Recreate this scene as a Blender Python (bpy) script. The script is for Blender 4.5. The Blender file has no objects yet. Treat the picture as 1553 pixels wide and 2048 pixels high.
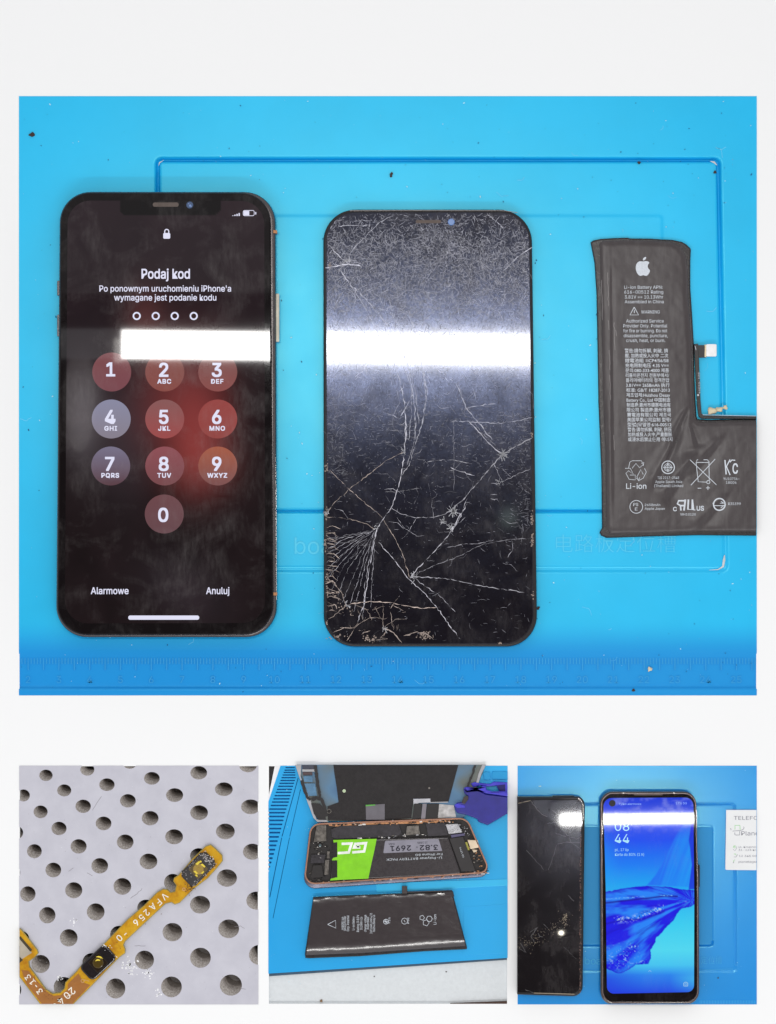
import bpy, bmesh, math, random
import numpy as np

# ------------------------------------------------------------------ scale
S = 0.00016            # metres per layout unit (one unit = one pixel of the page, real size)
D = 6000.0             # camera height in units
CX, CY = 776.5, 1024.0
sc = bpy.context.scene
COL = sc.collection
rnd = random.Random(7)
rng = np.random.default_rng(11)

# ------------------------------------------------------------------ camera
cam = bpy.data.objects.new('camera', bpy.data.cameras.new('camera'))
COL.objects.link(cam)
cam.location = (0, 0, D * S)
cam.data.sensor_fit = 'VERTICAL'
cam.data.sensor_height = 24
cam.data.lens = 24 * D / 2048.0
cam.data.clip_start = 0.01
cam.data.clip_end = 100
sc.camera = cam

# ------------------------------------------------------------------ world : pale room, dark ceiling straight above
w = bpy.data.worlds.new('World'); sc.world = w; w.use_nodes = True
nt = w.node_tree; nt.nodes.clear()
wo = nt.nodes.new('ShaderNodeOutputWorld'); bg = nt.nodes.new('ShaderNodeBackground')
tc = nt.nodes.new('ShaderNodeTexCoord'); sp = nt.nodes.new('ShaderNodeSeparateXYZ')
cr = nt.nodes.new('ShaderNodeValToRGB')
nt.links.new(tc.outputs['Generated'], sp.inputs[0]); nt.links.new(sp.outputs['Z'], cr.inputs[0])
cr.color_ramp.elements[0].position = 0.0; cr.color_ramp.elements[0].color = (1, 1, 1, 1)
cr.color_ramp.elements[1].position = 0.965; cr.color_ramp.elements[1].color = (0.11, 0.095, 0.10, 1)
e = cr.color_ramp.elements.new(0.80); e.color = (0.99, 1.0, 1.02, 1)
nt.links.new(cr.outputs[0], bg.inputs[0]); nt.links.new(bg.outputs[0], wo.inputs[0])
bg.inputs[1].default_value = 0.822

sc.view_settings.view_transform = 'Standard'
sc.view_settings.look = 'None'
sc.view_settings.exposure = 0
sc.view_settings.gamma = 1

# ------------------------------------------------------------------ lamps (height HL, placed where the glass mirrors them)
HL = 5400.0
def lamp(name, x, y, wx, wy, L, color=(1, 1, 1), rot=0.0, shape='RECTANGLE'):
    k = 1 + HL / D
    d = bpy.data.lights.new(name, 'AREA'); d.shape = shape
    d.size = wx * k * S
    if shape in ('RECTANGLE', 'ELLIPSE'): d.size_y = wy * k * S
    A = d.size * (d.size_y if shape in ('RECTANGLE', 'ELLIPSE') else d.size)
    if shape in ('ELLIPSE', 'DISK'): A *= math.pi / 4
    d.energy = L * math.pi * A
    d.color = color
    o = bpy.data.objects.new(name, d); COL.objects.link(o)
    o.location = ((x - CX) * k * S, (CY - y) * k * S, HL * S)
    o.rotation_euler = (0, 0, rot)
    return o
lamp('ceiling_tube', 722, 697, 948, 57, 95, (1, 0.985, 0.96), rot=-0.012)
lamp('tube_end', 241, 703, 16, 48, 10, (1, 0.97, 0.93))
lamp('tube_housing', 190, 690, 150, 60, 1.5, (0.95, 0.95, 1.0))
lamp('added_glare_lamp', 165, 800, 62, 210, 1.0, (1, 0.98, 0.93), shape='ELLIPSE')  # added dim lamp, mirrored as a pale smear on the lock-screen glass
lamp('ceiling_tube', 1253, 1634, 268, 19, 130, (1, 0.985, 0.96), rot=0.01)
lamp('ceiling_bulb', 1121, 1861, 11, 9, 90, (1, 0.93, 0.78), shape='ELLIPSE')
lamp('ceiling_bulb', 1016, 1035, 26, 36, 4.5, (0.8, 1, 0.95), shape='ELLIPSE')
lamp('ceiling_tube', 776, 3250, 2600, 230, 20, (1, 0.985, 0.96))
lamp('added_softbox', 700, 330, 1900, 520, 0.5, (1, 0.99, 1.0))  # added broad dim lamp, brightens the upper part of the mat

# ------------------------------------------------------------------ panels
PA = (39, 193, 1513.5, 1390.5)
PB = (39.5, 1531, 517.5, 2008)
PC = (537.5, 1531, 1015.5, 2008)
PD = (1035.5, 1531, 1513.5, 2008)

# ------------------------------------------------------------------ node helpers
def newmat(name):
    m = bpy.data.materials.new(name); m.use_nodes = True
    n = m.node_tree.nodes; n.clear()
    out = n.new('ShaderNodeOutputMaterial')
    return m, m.node_tree, out
def coords(nt, scale=1.0, rot=0.0, stretch=(1, 1, 1)):
    t = nt.nodes.new('ShaderNodeTexCoord'); mp = nt.nodes.new('ShaderNodeMapping')
    k = scale / S
    mp.inputs['Scale'].default_value = (k * stretch[0], k * stretch[1], k * stretch[2])
    mp.inputs['Rotation'].default_value = (0, 0, rot)
    nt.links.new(t.outputs['Object'], mp.inputs[0])
    return mp.outputs[0]
def noise(nt, vec, scale, detail=3, rough=0.55, dist=0.0):
    n = nt.nodes.new('ShaderNodeTexNoise'); n.inputs['Scale'].default_value = scale
    n.inputs['Detail'].default_value = detail; n.inputs['Roughness'].default_value = rough
    n.inputs['Distortion'].default_value = dist
    nt.links.new(vec, n.inputs['Vector']); return n.outputs['Fac']
def ramp(nt, fac, stops):
    r = nt.nodes.new('ShaderNodeValToRGB'); el = r.color_ramp.elements
    while len(el) < len(stops): el.new(0.5)
    for q, (p, c) in zip(el, stops):
        q.position = p
        q.color = (c, c, c, 1) if isinstance(c, (int, float)) else tuple(c) + (1,)
    nt.links.new(fac, r.inputs[0]); return r.outputs[0]
def mul(nt, a, b, op='MULTIPLY'):
    m = nt.nodes.new('ShaderNodeMath'); m.operation = op
    for i, v in enumerate((a, b)):
        if isinstance(v, (int, float)): m.inputs[i].default_value = v
        else: nt.links.new(v, m.inputs[i])
    return m.outputs[0]
def srgb(r, g, b):
    f = lambda c: (c / 255 / 12.92) if c / 255 <= 0.04045 else ((c / 255 + 0.055) / 1.055) ** 2.4
    return (f(r), f(g), f(b))
def principled(nt, base=(0.5,) * 3, rough=0.5, spec=0.5, metal=0.0, ior=1.5):
    p = nt.nodes.new('ShaderNodeBsdfPrincipled')
    if isinstance(base, tuple): p.inputs['Base Color'].default_value = base + (1,)
    else: nt.links.new(base, p.inputs['Base Color'])
    if isinstance(rough, (int, float)): p.inputs['Roughness'].default_value = rough
    else: nt.links.new(rough, p.inputs['Roughness'])
    p.inputs['Specular IOR Level'].default_value = spec
    p.inputs['Metallic'].default_value = metal; p.inputs['IOR'].default_value = ior
    return p
def bump(nt, p, height, strength=0.3, dist=1.0):
    b = nt.nodes.new('ShaderNodeBump'); b.inputs['Strength'].default_value = strength
    b.inputs['Distance'].default_value = dist * S
    nt.links.new(height, b.inputs['Height']); nt.links.new(b.outputs[0], p.inputs['Normal'])
def simple(name, base, rough=0.5, spec=0.4, metal=0.0, var=0.12, nscale=0.05, bmp=0.0, bscale=0.3):
    """one surface with slight mottling and an optional fine bump"""
    m, nt, out = newmat(name)
    v = coords(nt)
    n = noise(nt, v, nscale, 4)
    lo = tuple(c * (1 - var) for c in base); hi = tuple(min(1, c * (1 + var)) for c in base)
    c = ramp(nt, n, [(0.3, lo), (0.7, hi)])
    r = ramp(nt, noise(nt, v, nscale * 3, 3), [(0.3, max(0.02, rough * 0.85)), (0.7, min(1, rough * 1.15))])
    p = principled(nt, c, r, spec, metal)
    if bmp: bump(nt, p, noise(nt, v, bscale, 4), bmp)
    nt.links.new(p.outputs[0], out.inputs[0])
    return m
def attr_col(nt, name='Col'):
    a = nt.nodes.new('ShaderNodeAttribute'); a.attribute_name = name; return a.outputs['Color']
def screen_mat(name, color=None, smudge=0.5, spec=0.25, gain=1.0, rot=0.4):
    """lit screen under glass: emission plus a mirror-like cover with greasy smears"""
    m, nt, out = newmat(name)
    v = coords(nt)
    p = principled(nt, (0.002, 0.002, 0.002), 0.025, spec)
    if color is None: nt.links.new(attr_col(nt), p.inputs['Emission Color'])
    else: p.inputs['Emission Color'].default_value = tuple(color) + (1,)
    p.inputs['Emission Strength'].default_value = gain
    if smudge > 0:
        a = ramp(nt, noise(nt, v, 0.011, 5, 0.6, 0.6), [(0.47, 0), (0.72, 1)])
        b = ramp(nt, noise(nt, coords(nt, 1, rot, (1, 0.25, 1)), 0.12, 5, 0.7), [(0.35, 0.15), (0.7, 1)])
        g = principled(nt, (0.30, 0.27, 0.27), 0.35, 0.8)
        mx = nt.nodes.new('ShaderNodeMixShader')
        nt.links.new(mul(nt, mul(nt, a, b), 0.16 * smudge), mx.inputs[0])
        nt.links.new(p.outputs[0], mx.inputs[1]); nt.links.new(g.outputs[0], mx.inputs[2])
        nt.links.new(mx.outputs[0], out.inputs[0])
    else:
        nt.links.new(p.outputs[0], out.inputs[0])
    return m
def silicone(name, base, tint, fac, rough, deep=None):
    m, nt, out = newmat(name)
    v = coords(nt)
    n = noise(nt, v, 0.004, 4, 0.6)
    c = ramp(nt, n, [(0.3, tuple(k * 0.95 for k in base)), (0.7, tuple(k * 1.05 for k in base))])
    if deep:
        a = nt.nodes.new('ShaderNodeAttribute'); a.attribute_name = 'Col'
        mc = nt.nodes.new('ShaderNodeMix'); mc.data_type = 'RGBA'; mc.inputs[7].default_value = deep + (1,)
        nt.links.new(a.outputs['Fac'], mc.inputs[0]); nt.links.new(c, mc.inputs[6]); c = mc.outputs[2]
    d = principled(nt, c, 0.9, 0.0)
    hgt = noise(nt, v, 0.9, 3)
    bump(nt, d, hgt, 0.10, 0.5)
    g = nt.nodes.new('ShaderNodeBsdfGlossy'); g.inputs['Color'].default_value = tint + (1,)
    rr = ramp(nt, noise(nt, v, 0.01, 4), [(0.3, rough * 0.94), (0.7, rough * 1.06)])
    nt.links.new(rr, g.inputs['Roughness'])
    mx = nt.nodes.new('ShaderNodeMixShader'); mx.inputs[0].default_value = fac
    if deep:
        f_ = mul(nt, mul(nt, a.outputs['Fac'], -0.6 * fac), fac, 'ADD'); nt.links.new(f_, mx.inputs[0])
    nt.links.new(d.outputs[0], mx.inputs[1]); nt.links.new(g.outputs[0], mx.inputs[2])
    nt.links.new(mx.outputs[0], out.inputs[0])
    return m

# ------------------------------------------------------------------ geometry helpers (all coordinates are page units, y down)
class Ctx: pass
def thing(name, label, cat, x, y, f=1.0, group=None, kind=None, panel=None):
    o = bpy.data.objects.new(name, None); COL.objects.link(o)
    o.empty_display_size = 0.004
    o.location = ((x - CX) * f * S, (CY - y) * f * S, 5 * S)
    o['label'] = label
    if cat: o['category'] = cat
    if group: o['group'] = group
    t = Ctx(); t.o = o; t.x = x; t.y = y; t.f = f; t.z = 5.0; t.panel = panel
    return t
def _emit(name, bm_or_vf, mat, t, parent, smooth, cols):
    V, F = bm_or_vf
    V = np.asarray(V, dtype=np.float64)
    W = np.empty_like(V)
    W[:, 0] = (V[:, 0] - t.x) * t.f * S
    W[:, 1] = -(V[:, 1] - t.y) * t.f * S
    W[:, 2] = (V[:, 2] - t.z) * S
    me = bpy.data.meshes.new(name)
    if isinstance(F, np.ndarray):
        nv = F.shape[1]
        me.vertices.add(len(W)); me.vertices.foreach_set('co', W.ravel().astype(np.float32))
        me.loops.add(F.size); me.loops.foreach_set('vertex_index', F.ravel().astype(np.int32))
        me.polygons.add(len(F))
        me.polygons.foreach_set('loop_start', np.arange(0, F.size, nv, dtype=np.int32))
        me.update(calc_edges=True)
    else:
        me.from_pydata(W.tolist(), [], [list(map(int, q)) for q in F])
        me.update()
    if smooth and len(me.polygons):
        me.polygons.foreach_set('use_smooth', np.ones(len(me.polygons), dtype=bool))
    if cols is not None:
        a = me.color_attributes.new('Col', 'FLOAT_COLOR', 'POINT')
        c4 = np.ones((len(W), 4), dtype=np.float32); c4[:, :3] = cols
        a.data.foreach_set('color', c4.ravel())
    me.materials.append(mat)
    o = bpy.data.objects.new(name, me); COL.objects.link(o)
    if parent is not None: o.parent = parent
    else: o.location = t.o.location if t.o else ((t.x - CX) * t.f * S, (CY - t.y) * t.f * S, t.z * S)
    return o
def clip_vf(V, F, panel, cols=None):
    """cut a mesh at the borders of its panel"""
    V = np.asarray(V, float)
    x0, y0, x1, y1 = panel
    if len(V) == 0 or (V[:, 0].min() >= x0 and V[:, 0].max() <= x1 and V[:, 1].min() >= y0 and V[:, 1].max() <= y1):
        return V, F, cols
    bm = bmesh.new()
    vs = [bm.verts.new(p) for p in V]
    cl = None
    if cols is not None:
        cl = bm.verts.layers.float_color.new('Col')
        for v, c in zip(vs, cols): v[cl] = (c[0], c[1], c[2], 1)
    for q in F:
        try: bm.faces.new([vs[int(i)] for i in q])
        except ValueError: pass
    for co, no in (((x0, 0, 0), (-1, 0, 0)), ((x1, 0, 0), (1, 0, 0)), ((0, y0, 0), (0, -1, 0)), ((0, y1, 0), (0, 1, 0))):
        g = bm.verts[:] + bm.edges[:] + bm.faces[:]
        r = bmesh.ops.bisect_plane(bm, geom=g, dist=1e-4, plane_co=co, plane_no=no, clear_outer=True)
        ed = [k for k in r['geom_cut'] if isinstance(k, bmesh.types.BMEdge) and k.is_valid and k.is_boundary]
        if ed and len(ed) < 4000: bmesh.ops.holes_fill(bm, edges=ed, sides=0)
    bm.verts.index_update()
    V2 = np.array([v.co[:] for v in bm.verts]).reshape(-1, 3)
    F2 = [[v.index for v in f.verts] for f in bm.faces]
    c2 = np.array([v[cl][:3] for v in bm.verts]) if cl is not None else None
    bm.free()
    return V2, F2, c2
def mk(name, V, F, mat, t, parent='root', smooth=False, cols=None, clip=True, warp=None, col=None):
    if col is not None: cols = np.tile(np.array(col), (len(V), 1))
    if clip and t.panel:
        V, F, cols = clip_vf(V, F, t.panel, cols)
    V = np.asarray(V, float)
    if len(V) == 0: return None
    if warp: V = warp(V)
    p = t.o if isinstance(parent, str) else parent
    return _emit(name, (V, F), mat, t, p, smooth, cols)
def single(name, label, cat, x, y, V, F, mat, f=1.0, panel=None, group=None, kind=None, smooth=False, cols=None, clip=True):
    t = Ctx(); t.o = None; t.x = x; t.y = y; t.f = f; t.z = 0.0; t.panel = panel
    if clip and panel: V, F, cols = clip_vf(V, F, panel, cols)
    o = _emit(name, (np.asarray(V, float), F), mat, t, None, smooth, cols)
    if label: o['label'] = label
    if cat: o['category'] = cat
    if group: o['group'] = group
    if kind: o['kind'] = kind
    return o
def area(P):
    P = np.asarray(P, float); x, y = P[:, 0], P[:, 1]
    return 0.5 * np.sum(x * np.roll(y, -1) - y * np.roll(x, -1))
def rpoly(C, r, n=8):
    """polygon with rounded corners"""
    C = [np.array(c, float) for c in C]; N = len(C); out = []
    rs = r if isinstance(r, (list, tuple)) else [r] * N
    for i in range(N):
        a, b, c = C[i - 1], C[i], C[(i + 1) % N]; R = rs[i]
        if R <= 0: out.append(b); continue
        u = (a - b) / np.linalg.norm(a - b); v = (c - b) / np.linalg.norm(c - b)
        ang = math.acos(max(-1, min(1, float(u @ v))))
        d = R / math.tan(ang / 2); cen = b + (u + v) / np.linalg.norm(u + v) * (R / math.sin(ang / 2))
        p0 = b + u * d; p1 = b + v * d
        a0 = math.atan2(*(p0 - cen)[::-1]); a1 = math.atan2(*(p1 - cen)[::-1])
        da = (a1 - a0 + math.pi) % (2 * math.pi) - math.pi
        for k in range(n + 1):
            q = a0 + da * k / n; out.append(cen + R * np.array([math.cos(q), math.sin(q)]))
    return np.array(out)
def rect(x0, y0, x1, y1): return [(x0, y0), (x1, y0), (x1, y1), (x0, y1)]
def circ(x, y, rx, ry=None, n=32, rot=0.0):
    ry = rx if ry is None else ry
    a = np.arange(n) / n * 2 * math.pi
    X = rx * np.cos(a); Y = ry * np.sin(a); c, s = math.cos(rot), math.sin(rot)
    return np.stack([x + X * c - Y * s, y + X * s + Y * c], 1)
def inset(P, d):
    P = np.asarray(P, float); A = area(P)
    e = np.roll(P, -1, 0) - P; L = np.linalg.norm(e, axis=1, keepdims=True); L[L < 1e-6] = 1e-6; e = e / L
    n = np.stack([-e[:, 1], e[:, 0]], 1) * (1 if A > 0 else -1)
    m = n + np.roll(n, 1, 0); l2 = np.sum(m * m, 1, keepdims=True) / 2; l2[l2 < 0.3] = 0.3
    return P + m / l2 * d
def prism(P, z0, z1, bev=0.0, nb=3, bottom=True):
    P = np.asarray(P, float)
    if area(P) > 0: P = P[::-1]          # y down: reversed gives upward normals
    N = len(P); rings = [(P, z0)]
    if bev > 0:
        rings.append((P, z1 - bev))
        for k in range(1, nb + 1):
            a = k / nb * math.pi / 2
            rings.append((inset(P, bev * (1 - math.cos(a))), z1 - bev + bev * math.sin(a)))
    else: rings.append((P, z1))
    V = []; F = []
    for Q, z in rings: V += [(q[0], q[1], z) for q in Q]
    for k in range(len(rings) - 1):
        for i in range(N):
            j = (i + 1) % N; F.append((k * N + i, k * N + j, (k + 1) * N + j, (k + 1) * N + i))
    F.append(tuple((len(rings) - 1) * N + i for i in range(N)))
    if bottom: F.append(tuple(reversed(range(N))))
    return V, F
def join(parts):
    V = []; F = []
    for v, f in parts:
        o = len(V); V += [tuple(p) for p in v]; F += [tuple(i + o for i in q) for q in f]
    return V, F
def box(x0, y0, x1, y1, z0, z1, bev=0.0): return prism(rect(x0, y0, x1, y1), z0, z1, bev)
def ring(P, w, z0, z1):
    """flat-topped frame following P, w wide towards the inside"""
    P = np.asarray(P, float)
    if area(P) > 0: P = P[::-1]
    Q = inset(P, w); N = len(P); V = []; F = []
    for A, z in ((P, z0), (P, z1 - .4 * w * .5), (inset(P, w * .2), z1), (inset(P, w * .8), z1), (Q, z1 - .4 * w * .5), (Q, z0)): V += [(a[0], a[1], z) for a in A]
    for k in range(5):
        for i in range(N):
            j = (i + 1) % N; F.append((k * N + i, k * N + j, (k + 1) * N + j, (k + 1) * N + i))
    return V, F
def line(pts, wd, z, closed=False, zt=None):
    """flat stroke along a polyline; wd may be a list"""
    P = np.asarray(pts, float)
    if closed: P = np.vstack([P, P[:1]])
    n = len(P)
    w_ = np.asarray(wd if isinstance(wd, (list, tuple, np.ndarray)) else [wd] * n, float)
    T = np.gradient(P, axis=0); T /= np.maximum(np.linalg.norm(T, axis=1, keepdims=True), 1e-6)
    if closed: T[0] = T[-1] = (T[0] + T[-1]) / 2
    Nn = np.stack([-T[:, 1], T[:, 0]], 1)
    A = P + Nn * w_[:, None] / 2; B = P - Nn * w_[:, None] / 2
    zz = z if hasattr(z, '__len__') else [z] * n
    V = [(A[i, 0], A[i, 1], zz[i]) for i in range(n)] + [(B[i, 0], B[i, 1], zz[i]) for i in range(n)]
    F = [(i, i + 1, n + i + 1, n + i) for i in range(n - 1)]
    return V, F
def polyline_sharp(pts, wd, z0, z1):
    """mitred stroke polygon as a thin prism"""
    P = np.asarray(pts, float); n = len(P); L = []; R = []
    for i in range(n):
        d0 = P[i] - P[i - 1] if i > 0 else P[1] - P[0]
        d1 = P[i + 1] - P[i] if i < n - 1 else P[-1] - P[-2]
        d0 = d0 / np.linalg.norm(d0); d1 = d1 / np.linalg.norm(d1)
        n0 = np.array([-d0[1], d0[0]]); n1 = np.array([-d1[1], d1[0]]); m = n0 + n1; m /= max(0.6, (m @ m) / 2)
        L.append(P[i] + m * wd / 2); R.append(P[i] - m * wd / 2)
    return prism(L + R[::-1], z0, z1)
def plate(outer, holes, z0, z1):
    """flat plate with real holes"""
    cu = bpy.data.curves.new('tmp', 'CURVE'); cu.dimensions = '2D'; cu.fill_mode = 'BOTH'
    cu.extrude = (z1 - z0) / 2
    for P in [outer] + list(holes):
        s = cu.splines.new('POLY'); s.points.add(len(P) - 1); s.use_cyclic_u = True
        for i, p in enumerate(P): s.points[i].co = (p[0], -p[1], 0, 1)
    o = bpy.data.objects.new('tmp', cu); COL.objects.link(o)
    dg = bpy.context.evaluated_depsgraph_get()
    me = bpy.data.meshes.new_from_object(o.evaluated_get(dg))
    V = [(v.co.x, -v.co.y, v.co.z + (z0 + z1) / 2) for v in me.vertices]
    F = [tuple(p.vertices) for p in me.polygons]
    bpy.data.objects.remove(o); bpy.data.curves.remove(cu); bpy.data.meshes.remove(me)
    return V, F
FONT = None
try:
    import os
    _p = os.path.join(bpy.utils.system_resource('DATAFILES'), 'fonts', 'Inter.woff2')      # Blender's own sans-serif face
    if os.path.exists(_p): FONT = bpy.data.fonts.load(_p)
except Exception: FONT = None
def text(s, x, y, size, z=0.0, w=None, ang=0.0, bold=0.0, align='CENTER', xs=1.0, space=1.0, thick=0.0, shear=0.0):
    """flat lettering; (x,y) = anchor on the baseline, size = cap-height*~1.4, w = forced width, ang in degrees (page, counter-clockwise)"""
    cu = bpy.data.curves.new('tmp', 'FONT'); cu.body = s; cu.size = size; cu.offset = bold * size
    plain = FONT is not None and all(ord(ch) < 256 or ch in 'śłóąęźć' for ch in s); strike = 0
    if plain: cu.font = FONT; cu.size = size * 1.30; strike = max(0, bold) * size * 0.8 if size >= 12 else 0; cu.offset = 0
    cu.space_character = space; cu.shear = shear; cu.resolution_u = 3
    cu.align_x = 'LEFT'
    o = bpy.data.objects.new('tmp', cu); COL.objects.link(o)
    dg = bpy.context.evaluated_depsgraph_get()
    me = bpy.data.meshes.new_from_object(o.evaluated_get(dg))
    V = np.array([v.co[:] for v in me.vertices]).reshape(-1, 3); F = [tuple(p.vertices) for p in me.polygons]
    bpy.data.objects.remove(o); bpy.data.curves.remove(cu); bpy.data.meshes.remove(me)
    if len(V) == 0: return [], []
    x0, x1 = V[:, 0].min(), V[:, 0].max()
    V[:, 0] -= x0
    k = (w / (x1 - x0)) if w else xs
    V[:, 0] *= k; W = (x1 - x0) * k
    if align == 'CENTER': V[:, 0] -= W / 2
    elif align == 'RIGHT': V[:, 0] -= W
    if strike > 0:          # heavier weight: the strokes widened in four directions
        n0 = len(V); F = [tuple(i + k * n0 for i in f) for k in range(4) for f in F]
        V = np.concatenate([V + np.array([dx * strike, dy * strike, 0]) for dx, dy in ((-1, -1), (1, -1), (-1, 1), (1, 1))])
        zz = np.repeat([0, .03, .06, .09], n0)
    else: zz = np.zeros(len(V))
    a = math.radians(ang); X = V[:, 0] * math.cos(a) - V[:, 1] * math.sin(a); Y = V[:, 0] * math.sin(a) + V[:, 1] * math.cos(a)
    return [(x + X[i], y - Y[i], z + zz[i]) for i in range(len(V))], F
def pip(P, X, Y):
    P = np.asarray(P, float); ins = np.zeros(X.shape, bool); n = len(P); j = n - 1
    for i in range(n):
        xi, yi = P[i]; xj, yj = P[j]
        if yi != yj:
            c = ((yi > Y) != (yj > Y)) & (X < (xj - xi) * (Y - yi) / (yj - yi) + xi); ins ^= c
        j = i
    return ins
def sdist(P, X, Y):
    """positive inside"""
    P = np.asarray(P, float); d = np.full(X.shape, 1e9)
    for i in range(len(P)):
        a = P[i]; b = P[(i + 1) % len(P)]; ab = b - a; L = max(ab @ ab, 1e-9)
        t = np.clip(((X - a[0]) * ab[0] + (Y - a[1]) * ab[1]) / L, 0, 1)
        d = np.minimum(d, (X - a[0] - t * ab[0]) ** 2 + (Y - a[1] - t * ab[1]) ** 2)
    d = np.sqrt(d); return np.where(pip(P, X, Y), d, -d)
def vnoise(X, Y, seed=0):
    r = np.random.default_rng(seed); T = r.random((256, 256))
    xi = np.floor(X).astype(int); yi = np.floor(Y).astype(int); fx = X - xi; fy = Y - yi
    fx = fx * fx * (3 - 2 * fx); fy = fy * fy * (3 - 2 * fy)
    g = lambda a, b: T[a % 256, b % 256]
    return (g(xi, yi) * (1 - fx) + g(xi + 1, yi) * fx) * (1 - fy) + (g(xi, yi + 1) * (1 - fx) + g(xi + 1, yi + 1) * fx) * fy
def fbm(X, Y, o=4, seed=0):
    s = 0; a = 0.5; t = 0
    for k in range(o): s = s + a * vnoise(X * 2 ** k + 17 * k, Y * 2 ** k + 31 * k, seed + k); t += a; a *= 0.5
    return s / t
def grid(x0, y0, x1, y1, step):
    nx = max(2, int(round((x1 - x0) / step)) + 1); ny = max(2, int(round((y1 - y0) / step)) + 1)
    X, Y = np.meshgrid(np.linspace(x0, x1, nx), np.linspace(y0, y1, ny))
    I = np.arange(nx * ny).reshape(ny, nx)
    F = np.stack([I[:-1, :-1], I[1:, :-1], I[1:, 1:], I[:-1, 1:]], -1).reshape(-1, 4)
    return X, Y, F
def masked(X, Y, Z, F, M):
    """keep the grid cells whose four corners lie inside mask M"""
    k = M.ravel()[F].all(1); F = F[k]
    fx = X.ravel()[F]; fy = Y.ravel()[F]
    sa = 0.5 * np.sum(fx * np.roll(fy, -1, 1) - np.roll(fx, -1, 1) * fy, 1)
    md = np.median(sa); F = F[sa / md > 0.08]
    use = np.zeros(X.size, bool); use[F.ravel()] = True
    idx = np.cumsum(use) - 1
    V = np.stack([X.ravel(), Y.ravel(), Z.ravel()], 1)[use]
    return V, idx[F], use
def snapped(P, X, Y, F, step):
    """grid covering polygon P whose rim vertices are pulled onto P, for a clean outline"""
    sd = sdist(P, X, Y); M = sd > -step * 0.75
    XX = X.copy(); YY = Y.copy(); P = np.asarray(P, float)
    band = (np.abs(sd) < step * 0.75)
    bx, by = X[band], Y[band]; best = np.full(bx.shape, 1e9); qx = bx.copy(); qy = by.copy()
    for i in range(len(P)):
        a = P[i]; b = P[(i + 1) % len(P)]; ab = b - a; L = max(ab @ ab, 1e-9)
        t = np.clip(((bx - a[0]) * ab[0] + (by - a[1]) * ab[1]) / L, 0, 1)
        px = a[0] + t * ab[0]; py = a[1] + t * ab[1]; d = (bx - px) ** 2 + (by - py) ** 2
        k = d < best; best[k] = d[k]; qx[k] = px[k]; qy[k] = py[k]
    XX[band] = qx; YY[band] = qy
    return XX, YY, M, np.where(band, 0, sd)
def jag_(P, amp, step, q):
    P = np.asarray(P, float); o = [P[0]]
    for a, b in zip(P[:-1], P[1:]):
        n = max(1, int(np.linalg.norm(b - a) / step))
        for k in range(1, n + 1):
            p = a + (b - a) * k / n
            if k < n: p = p + np.array([q.gauss(0, amp), q.gauss(0, amp)])
            o.append(p)
    return np.array(o)
def lump(x, y, r, z, seed=0, sx=1.0, sy=1.0, sz=0.7, sub=2, rough=0.35):
    bm = bmesh.new(); bmesh.ops.create_icosphere(bm, subdivisions=sub, radius=1.0)
    q = random.Random(seed); ph = [q.uniform(0, 6.28) for _ in range(6)]
    V = []
    for v in bm.verts:
        a, b, c = v.co
        k = 1 + rough * (math.sin(3 * a + ph[0]) * math.sin(3 * b + ph[1]) + 0.6 * math.sin(6 * b + ph[2]) * math.cos(5 * c + ph[3]))
        V.append((x + a * r * sx * k, y - b * r * sy * k, z + c * r * sz * k))
    F = [tuple(v.index for v in f.verts) for f in bm.faces]; bm.free()
    return V, F
def setlabel(o, s): o['label'] = s

# ------------------------------------------------------------------ materials
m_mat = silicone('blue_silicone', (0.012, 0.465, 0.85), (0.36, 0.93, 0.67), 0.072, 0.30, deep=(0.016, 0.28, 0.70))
m_matd = silicone('deep_blue_silicone', (0.016, 0.235, 0.58), (0.36, 0.93, 0.8), 0.06, 0.45)
m_mat2 = silicone('blue_silicone_small', (0.010, 0.255, 0.74), (0.42, 0.95, 0.78), 0.13, 0.20)
m_page = simple('white_card', (0.885, 0.89, 0.895), 0.9, 0.0, var=0.001)
m_black = simple('black_plastic', (0.012, 0.010, 0.011), 0.35, 0.4)
m_frame = simple('dark_steel', (0.10, 0.09, 0.09), 0.28, 0.5, metal=0.8)
m_steel = simple('bright_steel', (0.62, 0.60, 0.57), 0.25, 0.5, metal=1.0)
m_white_ink = simple('white_ink', (0.62, 0.66, 0.72), 0.7, 0.2, var=0.10, nscale=0.4)
m_black_ink = simple('black_ink', (0.02, 0.02, 0.03), 0.7, 0.2)

# ==================================================================== SETTING
V, F = plate(rect(-500, -500, 2053, 2548), [rect(a + 1, b + 1, c - 1, d - 1) for a, b, c, d in (PA, PB, PC, PD)], -70, 4.5)
V, F = join([(V, F), box(-500, -500, 2053, 2548, -80, -72)])
single('backdrop', None, None, 776, 1024, V, F, m_page, kind='structure')

# ==================================================================== PANEL A : large blue mat
def sd_rrect(X, Y, x0, y0, x1, y1, r):
    cx, cy = (x0 + x1) / 2, (y0 + y1) / 2; hx, hy = (x1 - x0) / 2 - r, (y1 - y0) / 2 - r
    qx = np.abs(X - cx) - hx; qy = np.abs(Y - cy) - hy
    return np.hypot(np.maximum(qx, 0), np.maximum(qy, 0)) + np.minimum(np.maximum(qx, qy), 0) - r   # negative inside
tA = thing('repair_mat', 'large bright blue silicone repair mat with a moulded ruler scale along its lower edge', 'repair mat', 776, 790, panel=PA)
X, Y, F = grid(39, 193, 1513.5, 1390.5, 2.0)
Xw = X - 0.018 * (Y - 320) * np.clip((X - 316) / 1120, 0, 1)
def g_(s, w): return np.exp(-(s / w) ** 2)
s1 = sd_rrect(Xw, Y, 316, 320, 1437, 1139, 9)
H = np.full(X.shape, 5.0)
sm = lambda s, w: 1 / (1 + np.exp(s / w))
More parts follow.
